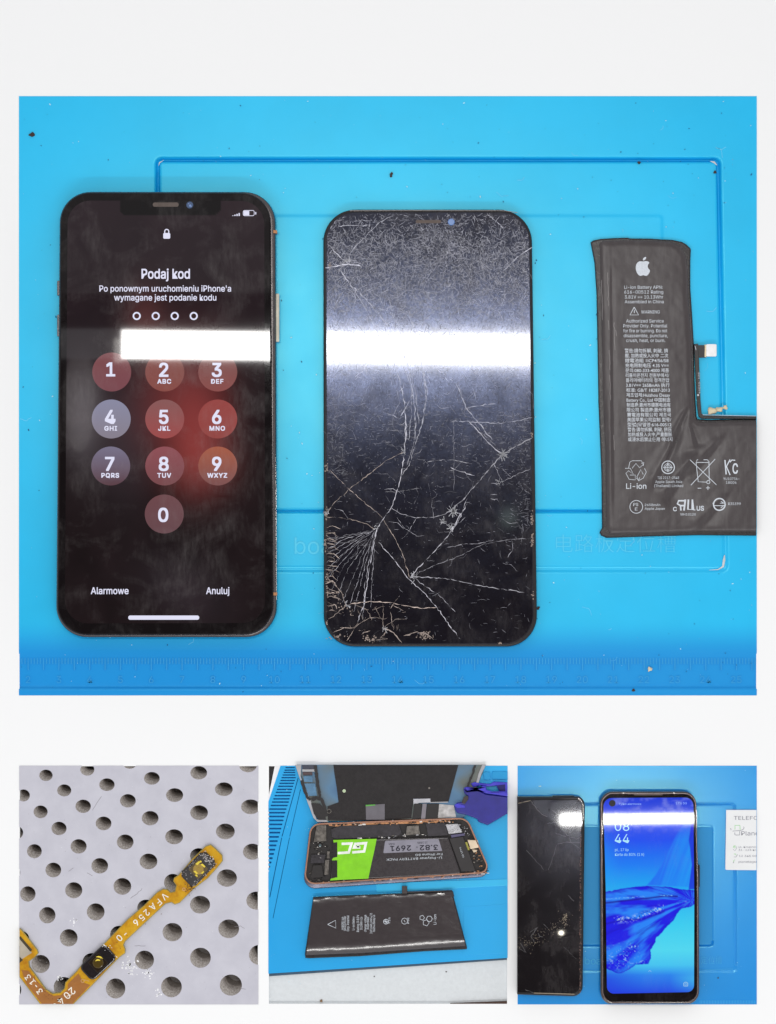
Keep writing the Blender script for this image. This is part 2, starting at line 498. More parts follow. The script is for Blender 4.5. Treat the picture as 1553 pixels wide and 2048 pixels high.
H -= 0.9 * sm(s1, 1.2)
edge_top = np.clip((1000 - Y) / 600, 0.12, 1)
H -= 15.0 * np.exp(-(s1 / 3.9) ** 4) * edge_top
s2 = sd_rrect(Xw, Y, 300, 432, 1322, 1022, 6)
H += 0.35 * sm(s2, 1.2)
dl = np.abs(Y - 1022); inside = sm(s1, 2)
H -= 10.0 * np.exp(-(dl / 2.4) ** 4) * inside
H -= 5.0 * np.clip((Y - 1300) / 72, 0, 1) * sm((Y - 1374), 2)
H -= 2.0 * np.exp(-((Y - 1373) / 2.0) ** 2) + 0 * Y
H += 0.5 * np.exp(-((Y - 1379) / 3.0) ** 2)
H += 0.10 * (fbm(X / 60, Y / 60, 3, 3) - 0.5)
falloff_ = np.clip((Y - 1235) / 80, 0, 1); falloff_ = (falloff_ * falloff_ * (3 - 2 * falloff_)).ravel()     # light falloff towards the lower edge, put into the mat colour
mk('mat_sheet', np.stack([X, Y, H], -1).reshape(-1, 3), F, m_mat, tA, smooth=True, clip=False, cols=np.stack([falloff_] * 3, 1))
def zA(x, y): return 5 - (0.9 if y > 1306 else 0)
P = []
for k in range(0, 242):
    x = 45 + k * 6.155
    L = 24 if (k - 2) % 10 == 0 else (24 if (k - 7) % 10 == 0 else 12)
    P.append(box(x - 0.9, 1316, x + 0.9, 1316 + L, 0, 5.1))
for i in range(24):
    P.append(text(str(i + 2), 57 + i * 61.55, 1366, 21, 3.2, bold=-0.004))
V, F = join(P)
mk('ruler_marking', V, F, silicone('ruler_silicone', (0.018, 0.29, 0.68), (.4, .9, .8), .08, .4), tA)
V, F = join([text('board card slot', 590, 1108, 50, 5.3, align='LEFT', bold=-0.012), text('电路板定位槽', 1112, 1102, 40, 5.3, w=240, align='LEFT', bold=-0.010)])
mk('moulded_lettering', V, F, silicone('letter_silicone', (0.014, 0.475, 0.855), (.4, .95, .75), .15, .4), tA)
# scuffs in the corners of the recess
m_scuff = simple('pale_scuff', (0.55, 0.58, 0.60), 0.8, 0.1)
P = [line([(318, 332), (320, 326), (327, 322)], [0.5, 2.4, 0.5], 5.2), line([(1420, 323), (1428, 325), (1434, 331)], [0.5, 4, 1], 5.2),
     line([(1418, 1140), (1436, 1139), (1446, 1133), (1448, 1120), (1449, 1110)], [0.5, 2, 4, 5, 1.5], 5.3)]
for V, F in P: mk('scuff', V, F, m_scuff, tA)

def specks(name, label, n, panel, mat, rmin, rmax, seed, z=5.2, avoid=None, kind='stuff', cat='dust'):
    q = random.Random(seed); P = []
    for _ in range(n):
        x = q.uniform(panel[0] + 4, panel[2] - 4); y = q.uniform(panel[1] + 4, panel[3] - 4)
        r = rmin + (rmax - rmin) * q.random() ** 3
        a = q.uniform(0, 3.1); P_ = circ(x, y, r * q.uniform(1, 1.8), r * 0.8, 6, a)
        P.append(prism(P_, z - 0.6, z + r * 0.6, bottom=False))
    V, F = join(P)
    return single(name, label, cat, (panel[0] + panel[2]) / 2, (panel[1] + panel[3]) / 2, V, F, mat, panel=panel, kind=kind)
m_dust = simple('white_dust', (0.45, 0.75, 0.85), 0.8, 0.1)
m_darkdust = simple('dark_dust', (0.02, 0.10, 0.25), 0.8, 0.1)
m_crumb = simple('dark_crumb', (0.05, 0.03, 0.025), 0.7, 0.3, bmp=0.5)
m_beige = simple('beige_glue', (0.72, 0.62, 0.42), 0.55, 0.4, bmp=0.4, bscale=0.2)
specks('white_dust', 'fine white dust scattered over the large blue mat', 300, PA, m_dust, 0.4, 1.6, 1)
specks('dark_dust', 'fine dark blue dust scattered over the large blue mat', 260, PA, m_darkdust, 0.5, 1.7, 2)
q = random.Random(91); P = []
for _ in range(46):
    x = q.uniform(60, 1490); y = q.uniform(210, 1370); a = q.uniform(0, 3.1); L = q.uniform(5, 26)
    P.append(line(jag_([(x, y), (x + L * .5 * math.cos(a), y + L * .5 * math.sin(a)), (x + L * math.cos(a + .5), y + L * math.sin(a + .5))], .6, 4, q), q.uniform(.35, .8), 5.25 if y < 1300 else 5.3 - (y - 1300) / 72 * 4.9))
V, F = join(P); single('lint', 'pale hair-thin lint and scratches scattered over the large blue mat', 'lint', 776, 790, V, F, simple('pale_lint', (.20, .62, .85), .8, .1), panel=PA, kind='stuff')
def crumb(x, y, r, label, mat=None, panel=PA, z=6, seed=0, sx=1, sy=1, name='crumb', cat='crumb'):
    V, F = lump(x, y, r, z, seed, sx, sy)
    return single(name, label, cat, x, y, V, F, mat or m_crumb, panel=panel, smooth=False)
crumb(65, 270, 5, 'dark brown crumb near the upper left corner of the large blue mat', sx=1.1, sy=.8, seed=1)
crumb(783, 350, 4.5, 'dark elongated crumb just below the recess line of the large mat', sx=.7, sy=1.1, seed=2)
crumb(1278, 326, 3, 'small dark crumb on the recess line of the large blue mat', seed=3)
crumb(1430, 345, 3.4, 'tiny brown crumb below the right corner of the mat recess', seed=4)
crumb(1300, 1338, 5, 'beige square crumb lying on the ruler scale of the large mat', m_beige, seed=5)
crumb(1267, 1380, 3, 'black speck on the bottom rim of the large blue mat', seed=8)
crumb(1076, 1216, 3.2, 'black chip beside the lower right edge of the cracked display', seed=9, sx=1.3)
V, F = join([lump(1424, 822, 9, 9, 5, 1.2, .9), lump(1438, 819, 8, 10, 6, 1.1, .7), lump(1450, 815, 5.5, 9, 7, .9, 1)])
single('glue_lump', 'cream coloured lump of old glue beside the L-shaped battery', 'glue', 1436, 819, V, F, m_beige, panel=PA, smooth=True)

# ------------------------------------------------------------------ phone with lock screen
f1 = (D - 47) / D
t = thing('smartphone', 'black phone with lit keypad passcode screen on the big blue mat', 'phone', 332, 830, f1, panel=PA)
out = rpoly([(119.5, 382.5), (551, 383), (554, 1275), (111.5, 1275)], 62, 12)
V, F = prism(out, 6, 44, 7, 5); mk('case_frame', V, F, m_frame, t, smooth=True)
gl = rpoly([(121.5, 385), (542, 385.5), (548, 1270), (114, 1270.5)], 60, 12)
def glass_black(name, smudge=0.6, rough=0.03, spec=0.25, haze=0.0, tint=(0.62, 0.68, 1.0), hr=0.2, basec=(0.006, 0.0045, 0.005)):
    m, nt, outn = newmat(name); v = coords(nt)
    p = principled(nt, basec, rough, spec)
    g = principled(nt, (0.30, 0.27, 0.27), 0.35, 0.8)
    a = ramp(nt, noise(nt, v, 0.012, 5, 0.62, 0.8), [(0.46, 0), (0.72, 1)])
    b = ramp(nt, noise(nt, coords(nt, 1, 0.6, (1, 0.3, 1)), 0.15, 5, 0.7), [(0.35, 0.1), (0.7, 1)])
    mx = nt.nodes.new('ShaderNodeMixShader'); nt.links.new(mul(nt, mul(nt, a, b), 0.16 * smudge), mx.inputs[0])
    nt.links.new(p.outputs[0], mx.inputs[1]); nt.links.new(g.outputs[0], mx.inputs[2]); last = mx
    if haze:
        gg = nt.nodes.new('ShaderNodeBsdfGlossy'); gg.inputs['Color'].default_value = tint + (1,)
        gg.inputs['Roughness'].default_value = hr
        c = ramp(nt, noise(nt, v, 0.02, 6, 0.65, 0.5), [(0.25, 0.35), (0.75, 1.0)])
        d = ramp(nt, noise(nt, coords(nt, 1, 0.3, (1, 0.6, 1)), 0.25, 6, 0.8), [(0.3, 0.3), (0.7, 1.0)])
        m2 = nt.nodes.new('ShaderNodeMixShader'); nt.links.new(mul(nt, mul(nt, c, d), haze), m2.inputs[0])
        nt.links.new(last.outputs[0], m2.inputs[1]); nt.links.new(gg.outputs[0], m2.inputs[2]); last = m2
    nt.links.new(last.outputs[0], outn.inputs[0]); return m
m_glass = glass_black('cover_glass', 0.5)
V, F = prism(gl, 43, 47, 3.5, 4); glass = mk('cover_glass', V, F, m_glass, t, smooth=False)
# lit display
SP = rpoly([(136, 401), (529, 402), (531, 1246), (130, 1247)], 46, 10)
X, Y, F = grid(128, 399, 534, 1250, 3)
XX, YY, M, sd = snapped(SP, X, Y, F, 3)
def gs(x, y, sx, sy, r=0.0):
    c, s = math.cos(r), math.sin(r); a = (X - x) * c + (Y - y) * s; b = -(X - x) * s + (Y - y) * c
    return np.exp(-(a / sx) ** 2 - (b / sy) ** 2)[..., None]
nz = fbm(X / 55, Y / 80, 4, 5)[..., None]
base = np.array([.010, .0055, .0065]) * (0.6 + 0.8 * nz)
top_ = np.clip((900 - Y) / 500, 0, 1)[..., None]
colr = base + np.array([.010, .006, .009]) * top_
colr = colr + np.array([.15, .020, .018]) * gs(396, 862, 56, 95, .15) + np.array([.10, .016, .015]) * gs(352, 790, 75, 110, .3)
colr = colr + np.array([.10, .018, .016]) * gs(405, 930, 60, 60) + np.array([.05, .012, .010]) * gs(290, 640, 40, 60)
colr = colr + np.array([.075, .068, .075]) * gs(165, 830, 38, 90) + np.array([.018, .016, .02]) * gs(250, 880, 60, 110)  # grey smear at left: a reflection painted into the screen glow
colr = colr + np.array([.012, .010, .013]) * gs(370, 1180, 90, 60, .5)
ntc = (sd_rrect(X, Y, 240, 380, 442, 431, 16) < 0)
colr[ntc] = (.004, .003, .0035)
V, FF, use = masked(XX, YY, np.full(X.shape, 47.25), F, M)
m_scr = screen_mat('lit_screen', None, 0.7)
screen = mk('screen', V, FF, m_scr, t, parent=glass, cols=colr.reshape(-1, 3)[use], clip=False)
keys = [(224, 744, '1', '', (.20, .068, .075), (.19, .065, .08)), (330, 744, '2', 'ABC', (.21, .070, .062), (.24, .07, .06)), (436, 744, '3', 'DEF', (.19, .085, .082), (.25, .075, .07)),
        (223, 838, '4', 'GHI', (.25, .25, .36), (.24, .21, .26)), (330, 838, '5', 'JKL', (.24, .10, .10), (.33, .07, .07)), (436, 838, '6', 'MNO', (.30, .062, .058), (.28, .055, .05)),
        (222, 932, '7', 'PQRS', (.19, .17, .25), (.10, .045, .055)), (330, 932, '8', 'TUV', (.27, .08, .095), (.18, .065, .072)), (436, 932, '9', 'WXYZ', (.37, .10, .055), (.19, .075, .075)),
        (329, 1028, '0', '', (.15, .062, .070), (.13, .062, .072))]
m_key = screen_mat('lit_key', None, 0.8); m_lit = screen_mat('lit_glyph', (0.80, 0.80, 0.98), 0.0, gain=0.95)
for x, y, d, ltr, ct, cb in keys:
    Xk, Yk, Fk = grid(x - 40, y - 40, x + 40, y + 40, 4); Pk = circ(x, y, 39, n=48)
    a, b, Mk, sk = snapped(Pk, Xk, Yk, Fk, 4)
    tt = np.clip((Yk - y + 39) / 78, 0, 1)[..., None]
    ck = np.array(ct) * (1 - tt) + np.array(cb) * tt
    V, FF, use = masked(a, b, np.full(Xk.shape, 47.45), Fk, Mk)
    mk('keypad_key', V, FF, m_key, t, parent=glass, cols=ck.reshape(-1, 3)[use], clip=False)
P = []
for x, y, d, ltr, ct, cb in keys:
    dy = 3 if not ltr else 0
    P.append(text(d, x - 2, y + 9 + dy * 2 - (7 if d == '1' else 0), 40, 47.65, bold=0.03))
    if ltr: P.append(text(ltr, x - 1, y + 23, 13, 47.65, bold=0.045, space=1.12, xs=1.05))
V, F = join(P); mk('key_labels', V, F, m_lit, t, parent=glass); P = []
P.append(text('Podaj kod', 332, 557, 28.5, 47.65, w=96, bold=0.022))
P.append(text("Po ponownym uruchomieniu iPhone'a", 331, 583, 18, 47.65, w=263, bold=0.016))
P.append(text('wymagane jest podanie kodu', 331, 601, 18, 47.65, w=204, bold=0.016))
P.append(text('Alarmowe', 220, 1188, 20, 47.65, w=75, bold=0.018))
P.append(text('Anuluj', 436, 1188, 20, 47.65, w=46, bold=0.018))
V, F = join(P); mk('screen_text', V, F, m_lit, t, parent=glass); P = []
for k in range(4): mk('passcode_dot', *line(circ(274 + k * 38, 632, 6.6, n=24), 3.2, 47.65, closed=True), m_lit, t, parent=glass)
mk('home_bar', *prism(rpoly(rect(257, 1231, 399, 1239.5), 4, 5), 47.5, 47.65, bottom=False), m_lit, t, parent=glass)
P.append(prism(rpoly(rect(327, 466, 341, 477.5), 2.5, 4), 47.5, 47.65, bottom=False))
P.append(line([(330, 467), (330, 462), (331.5, 459.5), (334, 458.7), (336.5, 459.5), (338, 462), (338, 467)], 2.2, 47.65))
V, F = join(P); mk('padlock_icon', V, F, m_lit, t, parent=glass); P = []
for k in range(4): P.append(prism(rect(465 + k * 4.2, 431 - k * 1.6, 467.6 + k * 4.2, 432), 47.5, 47.65, bottom=False))
V, F = join(P); mk('signal_icon', V, F, m_lit, t, parent=glass); P = []
P.append(line(rpoly(rect(487, 421, 509, 431.5), 3, 4), 1.2, 47.65, closed=True)); P.append(box(488, 422, 499, 430.5, 47.5, 47.66)); P.append(box(511, 424, 513, 429, 47.5, 47.66))
V, F = join(P); mk('battery_icon', V, F, m_lit, t, parent=glass)
m_grille = simple('brown_grille', (0.11, 0.085, 0.075), 0.6, 0.3, bmp=0.6, bscale=0.8)
V, F = prism(rpoly(rect(306, 405, 358, 413.5), 4, 4), 46.5, 47.7); mk('earpiece', V, F, m_grille, t)
m_lens = simple('blue_lens', (0.03, 0.07, 0.16), 0.1, 0.8); m_lensb = simple('bright_blue_lens', (0.06, 0.16, 0.42), 0.25, 0.6)
V, F = prism(circ(380, 410, 7), 46.5, 47.8, 1); cam_ = mk('front_camera', V, F, m_lens, t)
V, F = join([prism(circ(381, 411.5, 2.4, n=12), 47.8, 48.2), prism(circ(378, 407.5, 1.3, n=8), 47.8, 48.2)]); mk('lens_glint', V, F, m_lensb, t, parent=cam_)
m_cream = simple('cream_button', (0.55, 0.52, 0.42), 0.35, 0.5)
V, F = prism(rpoly(rect(551, 586, 558.5, 683), 2, 3), 18, 34, 2); mk('side_button', V, F, m_cream, t)
for a, b in ((560, 590), (628, 672)):
    V, F = prism(rpoly(rect(113.0, a, 118, b), 1.5, 3), 18, 32, 1); mk('volume_button', V, F, m_frame, t)
m_orange = simple('orange_seam', (0.45, 0.2, 0.08), 0.5, 0.3)
for y in (463, 1188):
    V, F = box(547, y - 3, 554.3, y + 3, 20, 44.4); mk('antenna_band', V, F, m_orange, t)
V, F = line([(547.5, 470), (550, 700), (552.2, 1000), (553, 1200)], .7, 40.3); mk('chrome_line', V, F, m_steel, t)

# ------------------------------------------------------------------ cracked display
f2 = (D - 29) / D
t = thing('cracked_display', 'black phone display unit with shattered, scratched glass in the middle of the big mat', 'phone display', 860, 856, f2, panel=PA)
out = rpoly([(647, 418.5), (1064, 418.5), (1075.5, 1293.5), (648, 1293.5)], [64, 66, 62, 62], 12)
V, F = prism(out, 6, 26, 4, 4); body = mk('back_frame', V, F, m_black, t, smooth=True)
m_glass2 = glass_black('shattered_glass', 0.7, 0.05, 0.28, haze=0.052, hr=0.135, tint=(0.50, 0.60, 1.0), basec=(0.006, 0.0045, 0.006))
gl2 = rpoly([(652, 424), (1060, 424), (1068, 1288), (653, 1289)], [58, 60, 58, 58], 12)
V, F = prism(gl2, 25, 29, 1.5, 2); glass = mk('glass', V, F, m_glass2, t)
V, F = prism(rpoly(rect(832, 440, 883, 446.5), 2.5, 4), 28.6, 29.6); mk('earpiece', V, F, m_grille, t)
V, F = prism(circ(903, 444, 7.2, n=9), 28.6, 30, 1); mk('front_camera', V, F, m_lensb, t)
V, F = line([(700, 421.2), (830, 420.6), (1010, 421), (1035, 425)], 1.2, 26.3); mk('chrome_line', V, F, m_frame, t)
def A4(L, oy): return [(600 + a / 2.987, oy + b / 2.987) for a, b in L]
def jag(P, amp, step, q):
    """subdivide a polyline and jitter it"""
    P = np.asarray(P, float); o = [P[0]]
    for a, b in zip(P[:-1], P[1:]):
        n = max(1, int(np.linalg.norm(b - a) / step))
        for k in range(1, n + 1):
            p = a + (b - a) * k / n
            if k < n: p = p + np.array([q.gauss(0, amp), q.gauss(0, amp)])
            o.append(p)
    return np.array(o)
C4 = [([(630, 0), (632, 100), (628, 190), (615, 270), (600, 360), (575, 440), (548, 520), (500, 590), (462, 645), (440, 750), (415, 890), (385, 1100), (345, 1205)], 2.3),
      ([(740, 0), (700, 110), (655, 270), (610, 330)], 1.6), ([(700, 0), (680, 150), (640, 270)], 1.1),
      ([(160, 560), (210, 490), (300, 410), (420, 320), (520, 240), (620, 190)], 1.6),
      ([(180, 300), (300, 420), (490, 580), (540, 660), (610, 790), (655, 940)], 1.3),
      ([(160, 580), (230, 583), (300, 590), (400, 620), (450, 655)], 1.5),
      ([(470, 730), (560, 830), (650, 950), (740, 1030), (820, 1120), (910, 1250), (960, 1310)], 1.6),
      ([(655, 945), (700, 937), (800, 941), (900, 950), (1050, 985), (1150, 1000), (1340, 1030)], 1.9),
      ([(660, 940), (740, 850), (800, 790), (880, 700), (930, 630), (1000, 500)], 2.0),
      ([(690, 925), (800, 870), (960, 810), (1100, 740), (1250, 715), (1400, 705)], 1.0),
      ([(880, 760), (960, 745), (1060, 740), (1160, 715)], 0.9),
      ([(690, 585), (790, 582), (870, 562), (960, 490), (1050, 390), (1150, 270), (1200, 215), (1240, 190), (1340, 130), (1395, 100)], 2.3),
      ([(280, 1105), (340, 1095), (430, 1085), (540, 1090), (640, 1110), (720, 1125), (820, 1120)], 2.4),
      ([(150, 930), (190, 965), (215, 990), (250, 1030), (280, 1105), (230, 1150), (170, 1190)], 2.0),
      ([(500, 1245), (560, 1270), (610, 1330)], 3.0), ([(620, 1290), (700, 1265), (760, 1280), (800, 1312)], 3.2),
      ([(500, 1240), (570, 1190), (640, 1190)], 1.2), ([(500, 1240), (497, 1100)], 1.2), ([(320, 1240), (420, 1180), (500, 1185)], 1.2),
      ([(545, 520), (600, 560), (700, 585)], 1.2), ([(580, 580), (630, 650), (700, 695), (745, 690)], 1.2), ([(700, 585), (640, 680), (610, 710)], .9),
      ([(760, 252), (830, 240), (920, 238), (1025, 262)], 1.6), ([(900, 282), (970, 310), (1045, 332)], 1.7),
      ([(1000, 0), (1060, 60), (1130, 140), (1190, 190), (1240, 205)], 1.8), ([(1030, 0), (1100, 90), (1170, 150)], 1.0),
      ([(690, 945), (760, 1000), (850, 1060), (900, 1120), (930, 1145)], 1.2), ([(200, 1270), (270, 1240), (330, 1240), (350, 1210)], 1.2),
      ([(330, 1240), (300, 1290), (280, 1320)], 1.2), ([(920, 0), (921, 240), (920, 420)], .7), ([(770, 380), (790, 500), (800, 590)], .7),
      ([(1000, 470), (940, 620), (905, 670)], 1.4), ([(860, 600), (830, 640)], 3), ([(900, 540), (960, 560), (940, 600), (905, 665)], 3),
      ([(1325, 405), (1378, 442)], 2.0), ([(1140, 470), (1182, 472)], 1.4), ([(1140, 445), (1180, 446)], 1.2),
      ([(510, 430), (600, 425), (715, 408)], 1.2), ([(1210, 370), (1290, 330), (1380, 290)], 1.2), ([(1210, 370), (1180, 300), (1150, 240)], 1.0)]
q = random.Random(5)
fan = [(-290, 50), (-285, 80), (-290, 115), (-280, 150), (-290, 185), (-285, 225), (-280, 265), (-290, 300), (-260, 350), (-225, 400), (-200, 440), (-150, 450), (-130, 480), (-75, 530), (-30, 470)]
for dx, dy in fan:
    k_ = q.uniform(.0, .25); C4.append(([(452 + dx * k_ + q.uniform(-4, 4), 655 + dy * k_), (452 + dx * (k_ + .2), 655 + dy * (k_ + .12) + q.uniform(-2, 8)), (452 + dx * .68 + q.uniform(-12, 12), 655 + dy * .6 + q.uniform(-8, 8)), (452 + dx, 655 + dy + q.uniform(-12, 12))], q.uniform(.5, 1.15)))
for k in range(26):
    y0 = 640 + k * 20 + q.uniform(-8, 8); C4.append(([(q.uniform(150, 175), y0), (q.uniform(180, 215), y0 + q.uniform(-15, 15)), (q.uniform(190, 250), y0 + q.uniform(5, 40))], q.uniform(.8, 2.2)))
for k in range(24):
    x0 = 300 + k * 22 + q.uniform(-8, 8); y0 = q.uniform(1100, 1300)
    if x0 < 620: C4.append(([(x0, y0), (x0 + q.uniform(-50, 50), y0 + q.uniform(-50, 40)), (x0 + q.uniform(-80, 80), y0 + q.uniform(-80, 40))], q.uniform(.7, 1.4)))
for k in range(34):                                    # short stray cracks all over the pane
    x0 = q.uniform(190, 1360); y0 = q.uniform(0, 900); a = q.choice([q.gauss(.1, .15), q.gauss(2.3, .4), q.uniform(0, 3.1)]); L_ = q.uniform(40, 150)
    C4.append(([(x0, y0), (x0 + L_ * .5 * math.cos(a), y0 + L_ * .5 * math.sin(a)), (x0 + L_ * math.cos(a + .35), y0 + L_ * math.sin(a + .35))], q.uniform(.5, 1.0)))
C3 = [([(150, 465), (230, 452), (290, 442), (380, 457)], 2.2), ([(180, 330), (240, 400), (295, 440)], 1.6), ([(295, 440), (300, 380), (340, 330), (400, 270), (480, 190), (570, 148)], 1.6),
      ([(240, 480), (320, 590), (400, 720), (470, 860), (530, 970), (570, 1050), (600, 1150), (630, 1300), (640, 1493)], 1.5),
      ([(320, 580), (420, 680), (520, 800), (600, 920), (640, 1040), (670, 1180), (690, 1320), (690, 1493)], 1.5),
      ([(650, 740), (700, 880), (720, 1000), (740, 1130), (757, 1250), (730, 1400), (700, 1493)], 1.5),
      ([(540, 850), (610, 960), (650, 1060), (690, 1200), (712, 1400)], 1.2), ([(620, 1040), (665, 1180), (668, 1350), (650, 1493)], 1.1), ([(735, 1080), (762, 1200), (740, 1330)], 1.0),
      ([(930, 1150), (1000, 1310), (1100, 1430), (1150, 1493)], 1.8), ([(1120, 140), (1220, 230)], 1.1), ([(850, 610), (905, 560)], 1.1),
      ([(780, 950), (880, 840)], .9), ([(500, 1330), (600, 1365), (680, 1210)], 1.4), ([(270, 185), (430, 182)], 1.3), ([(230, 215), (440, 208)], 1.3),
      ([(1200, 500), (1300, 400), (1390, 340)], 1.2), ([(900, 1380), (1200, 1395), (1390, 1360)], 1.1), ([(1030, 1180), (1060, 1270)], 1.2), ([(980, 1310), (1060, 1290), (1170, 1275)], 1.2)]
for k in range(34):
    x0 = q.uniform(180, 1350); y0 = q.uniform(150, 1480); a = q.uniform(0, 3.14); L_ = q.uniform(40, 160)
    C3.append(([(x0, y0), (x0 + L_ * .5 * math.cos(a), y0 + L_ * .5 * math.sin(a)), (x0 + L_ * math.cos(a + .4), y0 + L_ * math.sin(a + .4))], q.uniform(.4, .8)))
P = []; cols = []
def crack(pts, wd, c):
    pts = jag(pts, 0.7, 5, q); ww = [wd * 0.58 * q.choice([q.uniform(.2, .7), q.uniform(.6, 1.5)]) for _ in pts]; ww[0] = ww[-1] = .2
    for k_ in range(1, len(ww) - 1):
        if q.random() < .10: ww[k_] = .03
    v, f = line(pts, ww, 29.35); P.append((v, f))
    for i in range(len(pts)): cols.append(i)
    return len(v)
colv = []
for L, wd in C4:
    n = crack(A4(L, 840), wd * 1.1, 0); br = q.uniform(.3, .65); br *= 1.0
    warm = 1 if L[0][1] > 1050 or L[0][0] < 190 else 0
    colv += [((br * (1.05 if warm else 1)), br * (.85 if warm else .98), br * (.75 if warm else 1.1))] * n
for L, wd in C3:
    n = crack(A4(L, 380), wd * 1.35, 0); br = q.uniform(.4, .75); colv += [(br, br, br * 1.15)] * n
V, F = join(P)
def ink_attr(name, rough=0.5, spec=0.5):
    m, nt, o = newmat(name); p = principled(nt, attr_col(nt), rough, spec); nt.links.new(p.outputs[0], o.inputs[0]); return m
m_crack = ink_attr('crack_edges')
mk('crack', V, F, m_crack, t, parent=glass, cols=np.array(colv), clip=False)
# starbursts and chips
def burst(cx, cy, n, r0, r1, wd, q):
    o = []
    for _ in range(n):
        a = q.uniform(0, 6.28); R = q.uniform(r0, r1); x = cx + q.gauss(0, 2); y = cy + q.gauss(0, 2)
        o.append(line(jag([(x, y), (x + R * math.cos(a), y + R * math.sin(a))], .6, 4, q), wd * q.uniform(.4, 1.2), 29.45))
    return o
P = burst(830, 1154, 16, 3, 12, 1.1, q) + burst(906, 1022, 26, 4, 14, 1.2, q) + burst(904, 1055, 10, 3, 9, 1.6, q) + burst(887, 1043, 14, 2, 9, 1.3, q) + burst(752, 1056, 8, 3, 8, 1, q) + burst(697, 522, 9, 3, 9, 1.2, q) + burst(1006, 908, 26, 3, 16, .8, q) + burst(654, 1027, 8, 3, 8, 1.4, q) + burst(694, 1209, 10, 3, 10, 1.4, q) + burst(768, 1257, 9, 3, 9, 1, q) + burst(806, 903, 8, 2, 8, .9, q) + burst(1001, 964, 10, 3, 12, .6, q)
mk('crack_star', *join(P), m_crack, t, parent=glass, col=(.42, .42, .45))
P = []; m_chip = simple('chip_material', (0.27, 0.21, 0.18), 0.5, 0.5, var=.4, nscale=.4)
for cx, cy, rx, ry, n in ((732, 1278, 9, 6, 20), (748, 1279, 6, 6, 12), (850, 1271, 16, 8, 40), (677, 1274, 18, 7, 26), (653, 933, 3, 12, 18), (653, 1028, 3, 12, 16), (652, 1085, 3, 20, 16), (1065, 1080, 2.5, 18, 22), (1064, 1040, 2.5, 16, 18), (1065, 870, 2.5, 7, 8), (655, 1246, 3, 5, 6), (660, 530, 4, 6, 8), (1068, 1190, 2, 8, 5), (690, 1215, 12, 9, 14), (673, 1190, 8, 12, 10), (1000, 1286, 6, 2, 5), (655, 1170, 3, 30, 18)):
    for _ in range(n):
        x = cx + q.gauss(0, rx * .5); y = cy + q.gauss(0, ry * .5); r = q.uniform(.5, 1.5)
        P.append(prism(circ(x, y, r * q.uniform(.8, 2), r, 5, q.uniform(0, 3)), 29.0, 29.5 + r * .3, bottom=False))
    V, F = join(P); mk('glass_chips', V, F, m_chip, t, parent=glass); P = []
# fine scratches, thousands of hairlines
N = 14000
SX = []; SY = []
while len(SX) < N:
    x = rng.uniform(655, 1064); y = rng.uniform(428, 1285)
    dtop = math.exp(-((y - 545) / 75) ** 2) * (0.45 + 0.7 * math.exp(-((x - 850) / 120) ** 2))
    d = 0.035 + 1.5 * dtop + 0.2 * math.exp(-((y - 840) / 70) ** 2) + 0.22 * math.exp(-((x - 1050) / 22) ** 2) * (y < 1060) + 0.30 * math.exp(-((x - 668) / 25) ** 2) * (y < 960) + 0.10 * (y < 700)
    if y > 1100: d *= .45
    if rng.random() < d * 1.1: SX.append(x); SY.append(y)
SX = np.array(SX); SY = np.array(SY)
ln = rng.gamma(1.6, 4.2, N) + 1.2; an = rng.uniform(0, math.pi, N)
low = SY > 800; ln = np.where(low & (rng.random(N) < .6), ln * .5, ln); hz = low & (rng.random(N) < .4); an[hz] = rng.normal(0, .08, hz.sum())
cv = rng.normal(0, .3, N); wd = rng.uniform(.18, .60, N)
kk = 4; V = np.zeros((N, kk, 2, 3)); 
for k in range(kk):
    s = k / (kk - 1) - .5; aa = an + cv * s
    px = SX + ln * s * np.cos(aa); py = SY + ln * s * np.sin(aa); nx = -np.sin(aa); ny = np.cos(aa)
    h = wd * (0.5 if 0 < k < kk - 1 else 0.12)
    V[:, k, 0] = np.stack([px + nx * h, py + ny * h, np.full(N, 29.2)], 1); V[:, k, 1] = np.stack([px - nx * h, py - ny * h, np.full(N, 29.2)], 1)
I = np.arange(N * kk * 2).reshape(N, kk, 2); F = np.concatenate([np.stack([I[:, k, 0], I[:, k + 1, 0], I[:, k + 1, 1], I[:, k, 1]], -1) for k in range(kk - 1)]).reshape(-1, 4)
V = V.reshape(-1, 3); br = np.repeat(rng.uniform(.12, .75, N) ** 1.15 * np.where(SY < 760, .95, .5), kk * 2)
cc = np.stack([br * .97, br * .97, br * 1.12], 1)
ok = sdist(gl2, V[:, 0], V[:, 1]) > 2; F = F[ok[F].all(1)]
mk('scratches', V, F, m_crack, t, parent=glass, cols=cc, clip=False)

# ------------------------------------------------------------------ L-shaped battery
f3 = (D - 16) / D
t = thing('phone_battery', 'black L-shaped phone battery with white print at the right of the big mat', 'battery', 1345, 775, f3, panel=PA)
outb = [(1182, 484), (1188, 480), (1202, 477), (1228, 475.5), (1255, 474.5), (1262, 476), (1302, 476.5), (1325, 478), (1346, 479), (1358, 481.5), (1365, 483), (1374, 488), (1383, 497), (1383, 502), (1382, 520), (1382, 577), (1384, 605), (1386, 636), (1389, 687), (1391, 780), (1394, 830), (1396, 838), (1420, 839.5), (1470, 838), (1560, 838), (1560, 1072), (1395, 1070.5), (1300, 1073), (1248, 1075), (1214, 1076), (1203, 1071), (1200, 1065), (1205, 1056), (1204.5, 1000), (1204, 951), (1201, 878), (1198, 804), (1196, 685), (1194, 587), (1190, 525)]
m_tape = simple('black_tape', (0.014, 0.011, 0.012), 0.3, 0.5, bmp=.3, bscale=.08)
V, F = prism(outb, 5.2, 11, 3, 4); mk('tape_wrap', V, F, m_tape, t)
